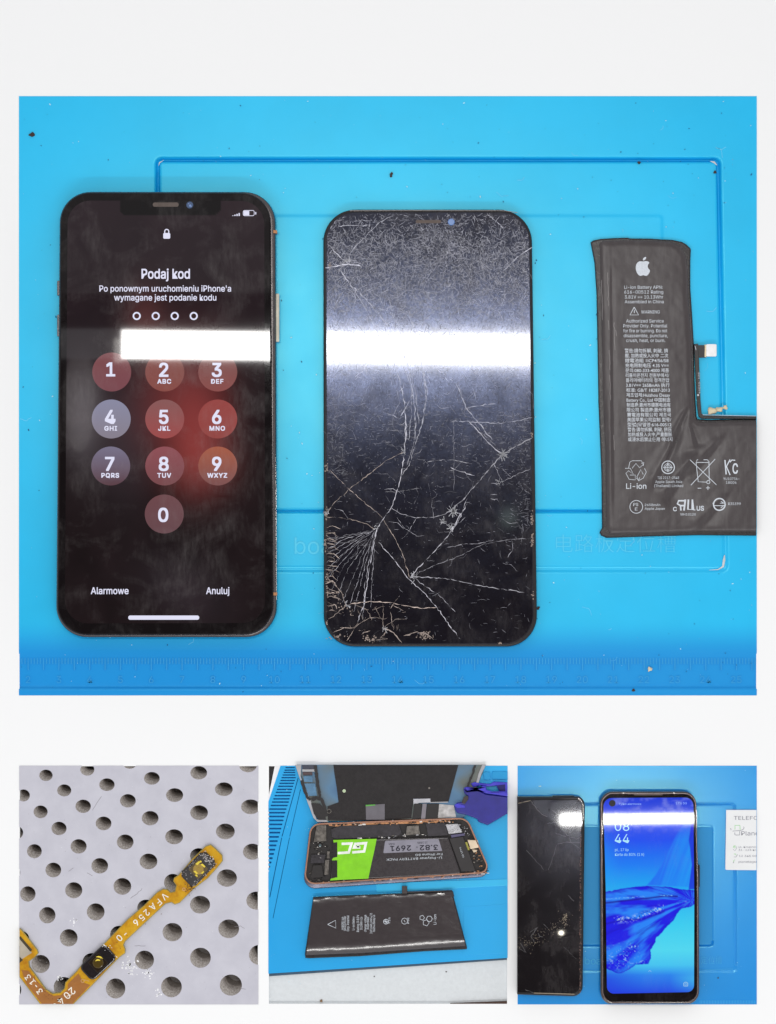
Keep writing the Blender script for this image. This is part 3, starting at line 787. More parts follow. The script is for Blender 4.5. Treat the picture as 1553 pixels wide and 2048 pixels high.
inb = [(1199, 486), (1206, 480), (1260, 479), (1310, 480), (1345, 483), (1362, 492), (1373, 508), (1378, 540), (1378, 590), (1382, 640), (1385, 700), (1387, 780), (1390, 835), (1399, 843), (1560, 841), (1560, 1064), (1395, 1064), (1290, 1068), (1222, 1069), (1213, 1058), (1212, 1000), (1211, 900), (1205, 780), (1203, 640), (1200, 520)]
X, Y, F = grid(1190, 474, 1513.5, 1078, 2.2)
XX, YY, M, sd = snapped(inb, X, Y, F, 2.2)
def zbat(x, y, sd):
    x = np.asarray(x, float); y = np.asarray(y, float)
    e = np.clip(sd, 0, 14) / 14; z = 10 + 5 * np.sqrt(1 - (1 - e) ** 2)
    z = z + 1.3 * (fbm(x / 38, y / 60, 3, 21) - .5) + .35 * (fbm(x / 9, y / 11, 2, 22) - .5)
    def fold(ax, ay, bx, by, wd, h):
        ab = np.array([bx - ax, by - ay]); L = ab @ ab; tt = ((x - ax) * ab[0] + (y - ay) * ab[1]) / L
        dd = ((x - ax) * -ab[1] + (y - ay) * ab[0]) / math.sqrt(L)
        wv = wd * (.4 + .9 * np.clip(tt, 0, 1)); m = np.exp(-np.clip(np.abs(tt - .5) * 2 - .55, 0, 9) ** 2 * 14)
        return 1.9 * h * m * np.tanh(dd / wv * 1.4) * np.exp(-(dd / wv / 2.4) ** 2)
    z = z + fold(1378, 812, 1338, 895, 4, 1.6) + fold(1366, 850, 1300, 985, 7, 2.2) + fold(1400, 900, 1320, 1010, 11, 2.4) + fold(1450, 870, 1370, 960, 10, 1.6) + fold(1460, 985, 1385, 1065, 9, 1.5) + fold(1380, 845, 1395, 900, 5, 1.2)
    z = z + fold(1222, 500, 1226, 1060, 3.5, .6)
    return z
m_pouch, nt, o_ = newmat('dark_pouch'); v = coords(nt)
sc_ = ramp(nt, noise(nt, coords(nt, 1, 0.12, (1, .12, 1)), .09, 5, .7), [(.5, (0.050, 0.041, 0.043)), (.85, (0.085, 0.075, 0.076))])
p = principled(nt, sc_, 0.36, 0.45); bump(nt, p, noise(nt, v, .5, 3), .12, .6); nt.links.new(p.outputs[0], o_.inputs[0])
V, FF, use = masked(XX, YY, zbat(XX, YY, sd), F, M)
pouch = mk('pouch', V, FF, m_pouch, t, smooth=True, clip=False)
P = []
rows = ["警告:請勿拆解, 刺破, 擠", "壓, 加熱或投入火中 二次", "鋰電池組 1ICP4/56/58", "充电限制电压 4.35 V==", "문의:080-333-4000 제품", "리튬이온전지 전원부에서/", "폴리머배터리의 정격전압", "3.81V== 2658mAh 执行", "标准: GB/T 18287-2013", "제조업체:Huizhou Desay", "Battery Co., Ltd 中国制造", "制造商:惠州市德赛电池有", "限公司 製造商:惠州市德", "賽電池有限公司 제조국", "美国苹果公司监制 型号/", "型號(모델명:616-00512", "警告:请勿拆解, 刺破, 挤压", "加热或投入火中,严重鼓胀", "或浸水后禁止使用 에너지"]
T = []
for s, x, y, wd in (("Li-ion Battery APN:", 1249, 577.5, 77), ("616-00512 Rating", 1249, 587, 78), ("3.81V == 10.13Whr", 1250, 597, 77), ("Assembled in China", 1250, 606.5, 78)):
    T.append(text(s, x, y, 9.6, 0, w=wd, align='LEFT', bold=.012))
T.append(text("WARNING", 1283, 627, 9.5, 0, w=37, align='LEFT', bold=.012))
for s, x, y, wd in (("Authorized Service", 1253, 645, 75), ("Provider Only. Potential", 1247, 654.8, 88), ("for fire or burning. Do not", 1247, 664.6, 88), ("disassemble, puncture,", 1248, 674.4, 88), ("crush, heat, or burn.", 1253, 684, 78)):
    T.append(text(s, x, y, 9.8, 0, w=wd, align='LEFT', bold=.012))
for i, s in enumerate(rows):
    T.append(text(s, 1250 + i * .36, 704.6 + i * 9.86, 9.0, 0, w=86.5 + i * .1, align='LEFT', bold=.006))
T.append(text("Li-ion", 1253, 977.5, 16, 0, w=40, align='LEFT', bold=.012))
for s, x, y, wd in (("TIS 2217-2548", 1337, 958, 43), ("Apple South Asia", 1338, 966, 54), ("(Thailand) Limited", 1338, 974, 58)): T.append(text(s, x, y, 7.6, 0, w=wd, bold=.01))
for s, x, y, wd in (("YU10736-", 1463, 960, 32), ("18006", 1463, 967.5, 21)): T.append(text(s, x, y, 7.4, 0, w=wd, bold=.01))
T.append(text("2658mAh", 1290, 1012, 7, 0, w=31, align='LEFT', bold=.008)); T.append(text("Apple Japan", 1290, 1019.5, 7, 0, w=40, align='LEFT', bold=.008))
T.append(text("MH10120", 1377, 1031, 7, 0, w=30, bold=.01)); T.append(text("R35399", 1457, 1010, 7.5, 0, w=25, align='LEFT', bold=.008))
T.append(text("C", 1347, 1022, 12, 0, w=7, align='LEFT', bold=.03)); T.append(text("US", 1394, 1021, 13.5, 0, w=14, align='LEFT', bold=.03))
T.append(text("PS", 1267, 1012, 9, 0, w=10, align='LEFT', bold=.0)); T.append(text("E", 1270.5, 1021, 9, 0, w=5, align='LEFT', bold=.0))
T.append(text("C", 1466, 947, 30, 0, w=10, align='LEFT', bold=.02, xs=.6))
def P6(L): return [(1150 + a / 4.087, 780 + b / 4.087) for a, b in L]
def P5(L): return [(1150 + a / 4.087, 440 + b / 4.087) for a, b in L]
S_ = []
S_.append(line(P5([(486, 712), (452, 776), (522, 776), (486, 712)]), 1.5, 0)); S_.append(line(P5([(487, 735), (487, 760)]), 1.3, 0))
# recycling loop
for L in ([(440, 640), (450, 590), (470, 578), (545, 578), (560, 610), (530, 635), (500, 600), (470, 640)], [(570, 640), (585, 670), (560, 720), (525, 740), (508, 710), (540, 650), (560, 690)], [(412, 640), (455, 640), (480, 690), (440, 660), (418, 680), (445, 730), (495, 735), (495, 695), (450, 695)], [(505, 720), (525, 745), (530, 715)], [(545, 600), (565, 590), (560, 620)]):
    S_.append(line(P6(L), 1.0, 0))
S_.append(line(circ(1336.6, 934.6, 12.6, n=32), 1.9, 0, closed=True)); S_.append(line(circ(1336.6, 934.6, 7.6, n=24), 1.1, 0, closed=True))
S_.append(line(P6([(762, 590), (762, 672)]), 1.2, 0)); S_.append(line(P6([(722, 632), (802, 632)]), 1.2, 0)); S_.append(line(P6([(762, 606), (788, 632), (762, 658), (736, 632), (762, 606)]), 1.3, 0))
for L in ([(940, 570), (1158, 775)], [(1148, 565), (950, 778)], [(995, 585), (1000, 570), (1085, 570), (1098, 585), (1100, 740)], [(992, 590), (1010, 750), (1075, 753)], [(995, 592), (1095, 592)], [(1005, 803), (1035, 803)], [(1073, 800), (1105, 800)], [(1089, 785), (1089, 816)]):
    S_.append(line(P6(L), 1.3, 0))
S_.append(line(circ(1150 + 1092 / 4.087, 780 + 753 / 4.087, 3.2, n=14), 1.3, 0, closed=True))
S_.append(line(circ(1150 + 503 / 4.087, 780 + 955 / 4.087, 12.8, n=32), 1.2, 0, closed=True))
for L, w_ in (([(1228, 572), (1238, 690)], 2.6), ([(1270, 568), (1240, 625), (1270, 695)], 2.2), ([(1312, 575), (1285, 572), (1268, 590)], 2.2)): S_.append(line(P6(L), w_, 0))
for L, w_ in (([(905, 905), (850, 905), (840, 930), (865, 945), (895, 945)], 3.2), ([(905, 895), (893, 985)], 3.4), ([(865, 940), (868, 985)], 3.0), ([(930, 895), (925, 975), (960, 978), (962, 895)], 3.4), ([(962, 895), (972, 980), (985, 980)], 2.6)): S_.append(line(P6(L), w_, 0))
S_.append(line(circ(1150 + 1182 / 4.087, 780 + 935 / 4.087, 11.8, n=28), 2.6, 0, closed=True))
for L in ([(1125, 925), (1215, 925)], [(1140, 945), (1235, 945)], [(1195, 910), (1235, 935), (1195, 962)]): S_.append(line(P6(L), 1.5, 0))
# fruit emblem
app = [(560, 340), (580, 335), (600, 338), (612, 350), (600, 362), (596, 380), (602, 398), (616, 410), (612, 428), (600, 448), (586, 457), (574, 455), (560, 450), (546, 455), (532, 457), (518, 446), (505, 425), (498, 398), (500, 370), (510, 350), (526, 338), (544, 337)]
app = P5(app)
def smoothp(P, n=2):
    P = np.asarray(P, float)
    for _ in range(n):
        Q = np.roll(P, -1, 0); P = np.stack([P * .75 + Q * .25, P * .25 + Q * .75], 1).reshape(-1, 2)
    return P
E_ = [prism(smoothp(app), 0, 0.01, bottom=False), prism(smoothp(P5([(557, 332), (558, 315), (570, 304), (584, 300), (583, 315), (572, 328)])), 0, .01, bottom=False)]
def onpouch(Vl, dz=.55):
    V = np.array(Vl, float); s = sdist(inb, V[:, 0], V[:, 1]); V[:, 2] += zbat(V[:, 0], V[:, 1], s) + dz; return V
for g in (T[:4], T[4:5], T[5:10], T[10:29], T[29:]):
    V, F = join(g); mk('printed_text', onpouch(V), F, m_white_ink, t, parent=pouch)
groups_ = {}
for V, F in S_:
    c_ = np.array(V)[:, :2].mean(0); key = min(((1269, 622), (1272, 943), (1336.6, 934.6), (1407, 948), (1460, 934), (1273, 1014), (1372, 1010), (1439, 1009)), key=lambda k: math.hypot(k[0] - c_[0], k[1] - c_[1])); groups_.setdefault(key, []).append((V, F))
for key, g in groups_.items():
    V, F = join(g); mk('certification_mark' if key[1] > 700 else 'warning_triangle', onpouch(V), F, m_white_ink, t, parent=pouch)
V, F = join(E_); mk('printed_emblem', onpouch(V, .8), F, m_white_ink, t, parent=pouch)
m_flex = simple('black_flex', (0.012, 0.010, 0.010), .3, .5)
V, F = join([prism([(1389, 688), (1397, 687), (1399, 720), (1402, 800), (1404, 826), (1408, 831), (1560, 833), (1560, 838), (1404, 837), (1398, 833), (1395, 810), (1392, 750)], 5.5, 13, 1), prism(rect(1395, 690, 1412, 715), 8, 12.5)])
flex = mk('flex_cable', V, F, m_flex, t)
V, F = prism(rpoly(rect(1413, 688, 1434, 713), 3, 4), 8, 16, 1.5); mk('connector', V, F, simple('white_connector', (.85, .85, .86), .3, .5), t)
V, F = box(1410, 689, 1414, 714, 8, 14); mk('connector_shell', V, F, simple('gold_shell', (.5, .42, .28), .3, .5, metal=.7), t)
V, F = join([text("821-01046", 1397, 745, 5, 13.3, ang=-88, align='LEFT', w=42), line([(1391, 692), (1393, 700)], 1, 13.3), prism(circ(1397, 790, 2.2, n=4), 13.1, 13.3), line([(1406, 829.5), (1513, 832)], .8, 13.5)]); mk('printed_text', V, F, m_white_ink, t, parent=flex)
# silvery streak scuffs on the pouch
P = []
for x, y0, y1 in ((1216, 545, 612), (1217, 640, 660), (1219, 700, 740), (1204, 560, 640), (1220, 750, 800), (1229, 645, 700), (1232, 660, 672), (1228, 870, 900)):
    P.append(line(jag([(x, y0), (x + 1, (y0 + y1) / 2), (x + 1.5, y1)], .5, 6, q), .8, 0))
V, F = join(P); mk('scuff', onpouch(V, .3), F, simple('grey_scuff', (.28, .26, .26), .6, .3), t, parent=pouch)
#PART2
# ==================================================================== PANEL B : perforated board with burnt flex cable
def B3(a, b): return (20 + a / 2.987, 1510 + b / 2.987)
holes = [(218, 120, 40, 34), (465, 86, 42, 36), (718, 48, 42, 33), (1424, 58, 53, 44), (84, 240, 38, 36), (327, 210, 42, 36), (582, 176, 46, 38), (850, 138, 47, 38), (1130, 105, 50, 40),
         (45, 462, 37, 38), (186, 338, 42, 38), (440, 305, 46, 40), (707, 272, 47, 40), (986, 238, 51, 41), (1280, 203, 53, 41), (1440, 308, 57, 44), (296, 437, 45, 40), (562, 407, 47, 41), (840, 376, 50, 43),
         (1132, 343, 53, 44), (149, 573, 44, 42), (413, 544, 48, 43), (691, 518, 50, 45), (983, 487, 53, 45), (1289, 455, 56, 47), (262, 685, 47, 44), (539, 660, 50, 46), (830, 634, 53, 47), (1130, 600, 52, 45),
         (1450, 576, 56, 48), (110, 828, 46, 46), (384, 806, 51, 48), (674, 783, 53, 50), (975, 760, 52, 52), (1298, 733, 60, 52), (226, 955, 49, 49), (515, 935, 53, 51), (815, 910, 52, 48), (1138, 892, 60, 53),
         (1474, 868, 60, 54), (70, 1095, 48, 46), (354, 1090, 53, 52), (655, 1070, 54, 52), (973, 1056, 59, 55), (1309, 1036, 62, 56), (186, 1246, 55, 54), (492, 1235, 56, 54), (806, 1222, 57, 56), (1140, 1209, 62, 60),
         (1492, 1192, 62, 60), (326, 1384, 62, 60), (634, 1392, 58, 60), (967, 1383, 62, 62), (1322, 1372, 66, 63), (15, 1400, 56, 56), (20, 700, 45, 42), (1010, 10, 50, 38)]
m_board, nt, o_ = newmat('grey_board'); v = coords(nt)
c = ramp(nt, noise(nt, v, .02, 5, .6), [(.3, (.50, .495, .56)), (.7, (.57, .565, .63))])
p = principled(nt, c, .55, .15); bump(nt, p, noise(nt, v, .4, 4), .12, .6); nt.links.new(p.outputs[0], o_.inputs[0])
m_hole, nt, o_ = newmat('dusty_hole'); v = coords(nt)
c = ramp(nt, noise(nt, v, .35, 5, .7), [(.3, (.22, .18, .15)), (.5, (.48, .44, .41)), (.72, (.74, .71, .69))])
p = principled(nt, c, .75, .15); bump(nt, p, noise(nt, v, .5, 4), .3, .8); nt.links.new(p.outputs[0], o_.inputs[0])
t = thing('perforated_board', 'pale grey board full of round dusty holes, under the orange flex cable', 'board', 278, 1770, panel=PB)
HP = []
for a, b, rx, ry in holes:
    x, y = B3(a, b); HP.append((x, y, rx / 2.987, ry / 2.987))
big = rect(PB[0] - 60, PB[1] - 60, PB[2] + 60, PB[3] + 60)
ex = [k for k in HP if PB[0] - 50 < k[0] - k[2] and k[0] + k[2] < PB[2] + 50]
V, F = plate(big, [circ(x, y, a, b, 40) for x, y, a, b in ex], 3.2, 5.2)
mk('board_top', V, F, m_board, t)
P = []
for x, y, a, b in ex:
    n = 32; A = circ(x, y, a + .15, b + .15, n); k = a / 15
    V = []; F = []
    lv = [(0, 4.9, 0, 0), (.06, 2.5, .03, -.03), (.2, -2, .12, -.16), (.35, -8, .26, -.42), (.5, -17, .38, -.66), (1, -60, .44, -.80)]
    for q_, z, dx, dy in lv:
        for p_ in A:
            s_ = 1 - .10 * q_
            V.append((x + (p_[0] - x) * s_ + dx * a, y + (p_[1] - y) * s_ + dy * b, z * (k if z < 0 else 1)))
    for r_ in range(len(lv) - 1):
        for i in range(n):
            j = (i + 1) % n; F.append((r_ * n + i, r_ * n + j, (r_ + 1) * n + j, (r_ + 1) * n + i))
    F.append(tuple((len(lv) - 1) * n + i for i in range(n)))
    P.append((V, F))
V, F = join(P); mk('hole_wall', V, F, m_hole, t, smooth=False)['kind'] = 'stuff'
m_smear = simple('white_smear', (.82, .82, .84), .8, .1)
q = random.Random(31); P = []
for cx, cy, n, s_ in ((258, 1926, 26, 7), (298, 1946, 18, 6), (265, 1942, 10, 6), (318, 1984, 8, 4), (122, 1955, 10, 3), (150, 1844, 8, 4)):
    for _ in range(n):
        x = cx + q.gauss(0, s_); y = cy + q.gauss(0, s_); P.append(prism(circ(x, y, q.uniform(.8, 3), q.uniform(.6, 2), 7, q.uniform(0, 3)), 5.1, 5.35, bottom=False))
for _ in range(90):
    P.append(prism(circ(q.uniform(45, 512), q.uniform(1535, 2004), q.uniform(.3, .8), .4, 5), 5.1, 5.4, bottom=False))
V, F = join(P); single('white_residue', 'white powdery residue smeared on the perforated grey board', 'residue', 278, 1940, V, F, m_smear, panel=PB, kind='stuff')
P = []
for _ in range(60): P.append(prism(circ(q.uniform(45, 512), q.uniform(1535, 2004), q.uniform(.3, .9), .4, 5), 5.1, 5.4, bottom=False))
for L in ([(262, 1796), (275, 1787), (285, 1776)], [(470, 1853), (482, 1851), (490, 1856)], [(186, 1620), (195, 1605), (204, 1592)], [(270, 1891), (292, 1891)], [(138, 1742), (148, 1735)], [(480, 1975), (492, 1978)], [(175, 1745), (186, 1751)]):
    P.append(line(jag(L, .5, 4, q), .7, 5.35))
V, F = join(P); single('dark_specks', 'dark specks and hairline marks on the perforated grey board', 'dirt', 278, 1770, V, F, simple('grey_specks', (.22, .2, .22), .8, .1), panel=PB, kind='stuff')

f4 = (D - 14) / D
t = thing('flex_cable', 'orange flex cable with two burnt black button domes on the perforated board', 'flex cable', 240, 1850, f4, panel=PB)
m_flexo, nt, o_ = newmat('amber_flex'); v = coords(nt)
c = ramp(nt, noise(nt, v, .05, 5, .65), [(.3, (.42, .17, .008)), (.55, (.60, .32, .012)), (.8, (.72, .43, .03))])
p = principled(nt, c, .2, .7); bump(nt, p, noise(nt, v, .12, 3), .35, .8); nt.links.new(p.outputs[0], o_.inputs[0])
m_copper = simple('browned_flex', (.34, .13, .025), .35, .5)
m_edge = simple('olive_edge', (.30, .24, .05), .4, .4)
fl = [B3(*p_) for p_ in ((30, 1010), (58, 1035), (75, 1050), (165, 1165), (171, 1185), (150, 1210), (114, 1235), (118, 1265), (165, 1330), (215, 1400), (255, 1425), (300, 1420), (325, 1395), (330, 1360), (400, 1290), (415, 1270), (560, 1130), (575, 1115), (700, 985), (800, 900), (880, 820), (915, 800), (940, 803), (960, 820), (985, 815), (993, 780), (975, 755), (980, 735), (1010, 715), (1040, 680), (1090, 620), (1170, 545), (1200, 535), (1230, 560), (1270, 600), (1272, 635), (1235, 680), (1180, 740), (1100, 800), (1040, 860), (1015, 885), (985, 895), (965, 882), (930, 890), (690, 1115), (680, 1135), (690, 1160), (690, 1185), (655, 1210), (490, 1380), (380, 1490), (300, 1560), (240, 1560), (180, 1490), (58, 1330), (20, 1290))]
V, F = prism(fl, 6, 12, 1.4, 3); base_ = mk('flex_strip', V, F, m_edge, t)
V, F = prism(inset(fl, 1.5) if area(fl) < 0 else inset(fl, 1.5), 11, 12.4, .3, 1); film = mk('amber_film', V, F, m_flexo, t, parent=base_)
br = [B3(*p_) for p_ in ((70, 1285), (110, 1290), (225, 1420), (262, 1440), (305, 1436), (345, 1400), (348, 1368), (410, 1305), (440, 1360), (480, 1375), (375, 1485), (300, 1555), (245, 1550), (185, 1480), (100, 1370))]
V, F = prism(br, 12, 12.7); mk('browned_section', V, F, m_copper, t, parent=base_)
def dome(cx, cy, L, W, ang, burnt, name, label):
    c_, s_ = math.cos(ang), math.sin(ang)
    def T(a, b): return (cx + a * c_ - b * s_, cy + a * s_ + b * c_)
    out_ = rpoly([T(-L, -W), T(L, -W), T(L, W), T(-L, W)], W * .55, 6)
    q = random.Random(int(cx))
    if burnt: out_ = np.array([p_ + np.array([q.gauss(0, .7), q.gauss(0, .7)]) for p_ in out_])
    mb = simple('charred_resin' if burnt else 'black_resin', (.012, .009, .010), .18 if not burnt else .5, .6, bmp=.8 if burnt else .25, bscale=.15)
    V, F = prism(out_, 8, 17, 3, 3); d = mk(name, V, F, mb, t, smooth=False)
    setlabel(d, label)
    amb = simple('amber_dome', (.07, .045, .008), .12, .6) if not burnt else simple('scorched_dome', (.34, .22, .04), .3, .6, bmp=.6, bscale=.2)
    V, F = prism(rpoly([T(-L * .42, -W * .72), T(L * .42, -W * .72), T(L * .42, W * .72), T(-L * .42, W * .72)], 2, 4), 16, 17.8, .8, 2); w_ = mk('clear_window', V, F, simple('smoked_window', (.018, .011, .006), .12, .5) if not burnt else simple('sooty_window', (.11, .075, .03), .3, .5, bmp=.7, bscale=.2), t, parent=d)
    mk('metal_dome', *prism(circ(cx, cy, W * .55, n=20), 17.6, 19.2, 1.2, 3), amb, t, parent=d)
    yel = simple('yellow_reflex' if not burnt else 'bare_polyimide', (.78, .60, .06), .3, .6)
    arcs = [line([(cx + W * r_ * math.cos(a_), cy + W * r_ * math.sin(a_)) for a_ in np.linspace(a0, a1, 8)], [.3, 1.6, 2.6, 2.9, 2.9, 2.6, 1.6, .3], 19.4) for r_, a0, a1 in ((.62, -1.9, -.7), (.30, -2.6, -.7))] if not burnt else [line(jag([T(a, b), T(a + da, b + db)], .5, 2, q), [q.uniform(1, 3)] * 20, 19.4) if False else prism([T(a, b), T(a + da, b + .2 * db), T(a + da, b + db), T(a + .2 * da, b + db)], 19, 19.6) for a, b, da, db in ((-10, -4, 4, 9), (3, -12, 9, 5), (10, -4, 4, 10), (-13, 3, 3, 6), (-2, 9, 7, 3), (12, -10, 4, 4))]
    mk('dome_glint' if not burnt else 'exposed_film', *join(arcs), yel, t, parent=d)
    return d, T
d1, T1 = dome(197, 1925, 35, 20, -0.75, False, 'button_dome', 'intact glossy black button dome')
d2, T2 = dome(397.5, 1738, 35, 19.5, -0.78, True, 'button_dome', 'burnt flaking black button dome')
q = random.Random(9); P = []
for _ in range(60):
    a = q.uniform(-32, 34); b = q.choice([q.gauss(-17, 2), q.gauss(17, 2.5), q.uniform(-18, 18)])
    if abs(a) < 14 and abs(b) < 12: continue
    x, y = T2(a, b); P.append(prism(circ(x, y, q.uniform(.4, 1.8), q.uniform(.3, .8), 5, q.uniform(0, 3)), 16.5, 17.8, bottom=False))
for _ in range(45):
    x, y = T2(q.gauss(27, 4), q.gauss(-3, 9)); P.append(prism(circ(x, y, q.uniform(.6, 2.2), q.uniform(.5, 1.2), 5, q.uniform(0, 3)), 16.5, 17.9, bottom=False))
mk('ash_flakes', *join(P), simple('ash', (.50, .46, .45), .6, .3), t, parent=d2)
P = []
for _ in range(60):
    x, y = T2(q.gauss(-36, 6), q.gauss(14, 5)); P.append(prism(circ(x, y, q.uniform(.4, 1.5), q.uniform(.4, 1), 5, q.uniform(0, 3)), 12.4, 13.2, bottom=False))
mk('soot_spots', *join(P), simple('soot', (.10, .045, .02), .6, .3), t, parent=base_)
P = []
for a, b, r_ in ((565, 1135, 2.2), (575, 1140, 1.5), (592, 1148, 1.2), (600, 1137, 1.2), (640, 1205, 1.5), (622, 1218, 1.2), (610, 1150, 1.), (630, 1200, .8), (556, 1143, 1.), (570, 1165, .9)):
    x, y = B3(a, b); P.append(prism(circ(x, y, r_, r_ * .5, 8, .6), 16.6, 17.3))
mk('solder_speck', *join(P), simple('bright_speck', (.9, .9, .9), .3, .5), t, parent=d1)
P = [text(ch, *B3(a, b), 19, 12.85, ang=223, bold=.012) for ch, a, b in (('V', 912, 832), ('F', 878, 866), ('A', 842, 893), ('2', 805, 928), ('5', 776, 958), ('6', 742, 988), ('-', 680, 1058), ('0', 642, 1080))]
P += [text(ch, *B3(a, b), 21, 12.95, ang=223, bold=.012) for ch, a, b in (('2', 358, 1395), ('0', 328, 1422), ('4', 292, 1455), ('3', 258, 1490))]
P += [text(ch, *B3(a, b), 18, 12.95, ang=127, bold=.012) for ch, a, b in (('3', 192, 1402), ('-', 170, 1372), ('1', 148, 1345), ('3', 122, 1318))]
P.append(line(jag([B3(340, 1442), B3(372, 1432)], 0, 4, q), 1.1, 12.95))
mk('printed_text', *join(P), simple('white_print', (.85, .80, .70), .6, .2), t, parent=base_)
pad = simple('dark_pad', (.05, .04, .02), .4, .4); tan = simple('tan_pad', (.42, .37, .29), .5, .3)
mk('contact_pad', *prism([B3(*p_) for p_ in ((40, 1080), (60, 1100), (132, 1182), (95, 1205), (58, 1230), (30, 1240))], 12, 13.0), tan, t, parent=base_)
mk('pad_border', *join([polyline_sharp([B3(58, 1088), B3(128, 1170)], 5, 12.5, 13.4), prism([B3(40, 1210), B3(58, 1205), B3(78, 1225), B3(50, 1250)], 12.5, 13.3)]), pad, t, parent=base_)
P = []
for _ in range(38):
    a = q.uniform(0, 1); x, y = B3(130 + a * 110 + q.gauss(0, 9), 1330 + a * 110 + q.gauss(0, 16)); P.append(prism(circ(x, y, .9, .6, 5, q.uniform(0, 3)), 12.8, 13.0, bottom=False))
for a, b in ((655, 1100), (700, 1080), (660, 1155), (640, 1120), (770, 975), (905, 950), (810, 1010)): P.append(prism(circ(*B3(a, b), .9, n=6), 12.2, 12.9, bottom=False))
mk('via_dots', *join(P), simple('via_brown', (.14, .05, .012), .5, .4), t, parent=base_)['kind'] = 'stuff'
m_pc = simple('pale_copper', (.62, .36, .16), .35, .5)
for g in ([line(circ(*B3(435, 1350), 3.2, n=16), 1.1, 12.95, closed=True), line([B3(445, 1343), B3(475, 1352)], 1, 12.95)], [line(circ(*B3(1040, 803), 2.8, n=14), 1.3, 12.95, closed=True)]): mk('test_ring', *join(g), m_pc, t, parent=base_)

# ==================================================================== PANEL C : opened phone seen obliquely, loose battery
def C1(a, b): return (530 + a / 3.106, 1520 + b / 3.106)       # first close-up
def C2(a, b): return (530 + a / 3.106, 1750 + b / 3.106)
def L1(a, b): return (600 + a / 7.765, 1640 + b / 7.765)
def L2(a, b): return (790 + a / 7.765, 1640 + b / 7.765)
def T1_(a, b): return (537 + a / 6.212, 1530 + b / 6.212)
def T2_(a, b): return (780 + a / 6.47, 1530 + b / 6.47)
def K7(a, b): return (600 + a / 4.437, 1770 + b / 4.437)
m_desk = simple('pale_desk', (.66, .69, .71), .6, .2, var=.04, nscale=.15, bmp=.15, bscale=.4)
V, F = box(500, 1500, 1060, 2040, -12, -3.5); o = single('desk', None, None, 776, 1960, *clip_vf(V, F, (PC[0] - .2, PC[1] - .2, PC[2] + .2, PC[3] + .2))[:2], m_desk, kind='structure')
m_darkcloth = simple('dark_fabric', (.018, .015, .016), .6, .3, var=.5, nscale=.3, bmp=.8, bscale=.1)
V, F = prism([(520, 1510), (561, 1510), (554, 1545), (530, 1612), (520, 1612)], -3, 4.0, 1.5); single('dark_pouch', 'dark wrinkled fabric in the corner left of the slotted mat', 'fabric', 545, 1555, V, F, m_darkcloth, panel=PC)
V, F = prism([(880, 2015), (902, 2006.5), (1016, 2002), (1030, 2015)], -3, 4, 1); single('brown_object', 'brown wooden edge peeking in at the corner of the pale desk', 'edge', 990, 2006, V, F, simple('brown_wood', (.06, .028, .018), .5, .3), panel=PC)
crumb(643, 2002, 3, 'small brown crumb on the pale desk below the loose battery', simple('brown_crumb', (.25, .15, .08), .7, .2), panel=PC, z=-1.5)
crumb(893, 1944, 1.3, 'tiny black speck on the pale desk right of its middle', panel=PC, z=-3, seed=3)
crumb(749, 1953.5, 1.3, 'tiny dark speck on the pale desk just below the mat edge', panel=PC, z=-3, seed=4)
t = thing('slotted_mat', 'blue silicone mat with a column of slots, under the opened phone', 'repair mat', 776, 1740, panel=PC)
m_matC = silicone('blue_silicone_c', (0.012, 0.345, 0.80), (.35, .95, .75), .12, .3)
edge = [(567, 1515), (1030, 1515), (1030, 1914), (530, 1947), (530, 1625)]
sl = []
ys = [30, 62, 90, 122, 155, 190, 225, 262, 300, 337, 378, 418, 458, 500, 545, 590, 637, 685, 735, 787, 837]
for k in range(-1, 40):
    yz = ys[k] if 0 <= k < len(ys) else (0 if k < 0 else 837 + (k - 20) * 53)
    xr = np.interp(yz, [0, 155, 300, 458, 590, 787, 2000], [330, 345, 300, 258, 215, 165, -190]); xl = np.interp(yz, [0, 600, 2000], [228, -5, -560])
    if xr < 5: continue
    h = 7.5 + yz * .004
    xl = max(xl, -45)
    if xr - xl < 8: continue
    sl.append(rpoly([T1_(xl, yz - h), T1_(xr, yz - h), T1_(xr - 4, yz + h), T1_(xl - 4, yz + h)], .9, 3))
def groove(p0, p1, w_):
    p0 = np.array(p0, float); p1 = np.array(p1, float); d = (p1 - p0) / np.linalg.norm(p1 - p0); n_ = np.array([-d[1], d[0]]) * w_ / 2
    return [p0 + n_, p1 + n_, p1 - n_, p0 - n_]
gr = [groove(T1_(372, 160), T1_(172, 885), 1.6), groove(T1_(402, 300), T1_(268, 885), 1.2), groove(T1_(168, 900), T1_(20, 1640), 1.6), groove(T1_(265, 900), T1_(60, 1900), 1.2)]
V, F = plate(edge, sl + gr, 1.2, 5.2); mk('mat_sheet', V, F, m_matC, t)
V, F = prism(inset(edge, 1) if area(edge) < 0 else inset(edge, 1), -3.2, -0.8); mk('slot_floor', V, F, silicone('shaded_slot_blue', (.008, .16, .50), (.3, .9, .8), .05, .4), t)  # darker blue puts the shade of deep slots into the floor colour
V, F = prism([(556.5, 1500), (567.5, 1515), (567.5, 1531), (530, 1626), (530, 1612), (537, 1597)], -3.4, 5.0); mk('white_rim', V, F, simple('white_rim', (.80, .80, .82), .5, .3), t)
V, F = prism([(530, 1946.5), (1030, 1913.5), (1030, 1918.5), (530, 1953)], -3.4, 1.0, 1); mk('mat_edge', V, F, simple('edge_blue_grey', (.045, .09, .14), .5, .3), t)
m_matC2 = silicone('blue_silicone_c2', (0.015, 0.42, 0.86), (.35, .95, .75), .16, .3)
V, F = prism(rpoly([(752, 1765), (1030, 1757), (1030, 1769.5), (815, 1781), (753, 1784.5)], [0, 0, 0, 0, 4]), 5, 6.6, .5); mk('raised_step', V, F, m_matC2, t)
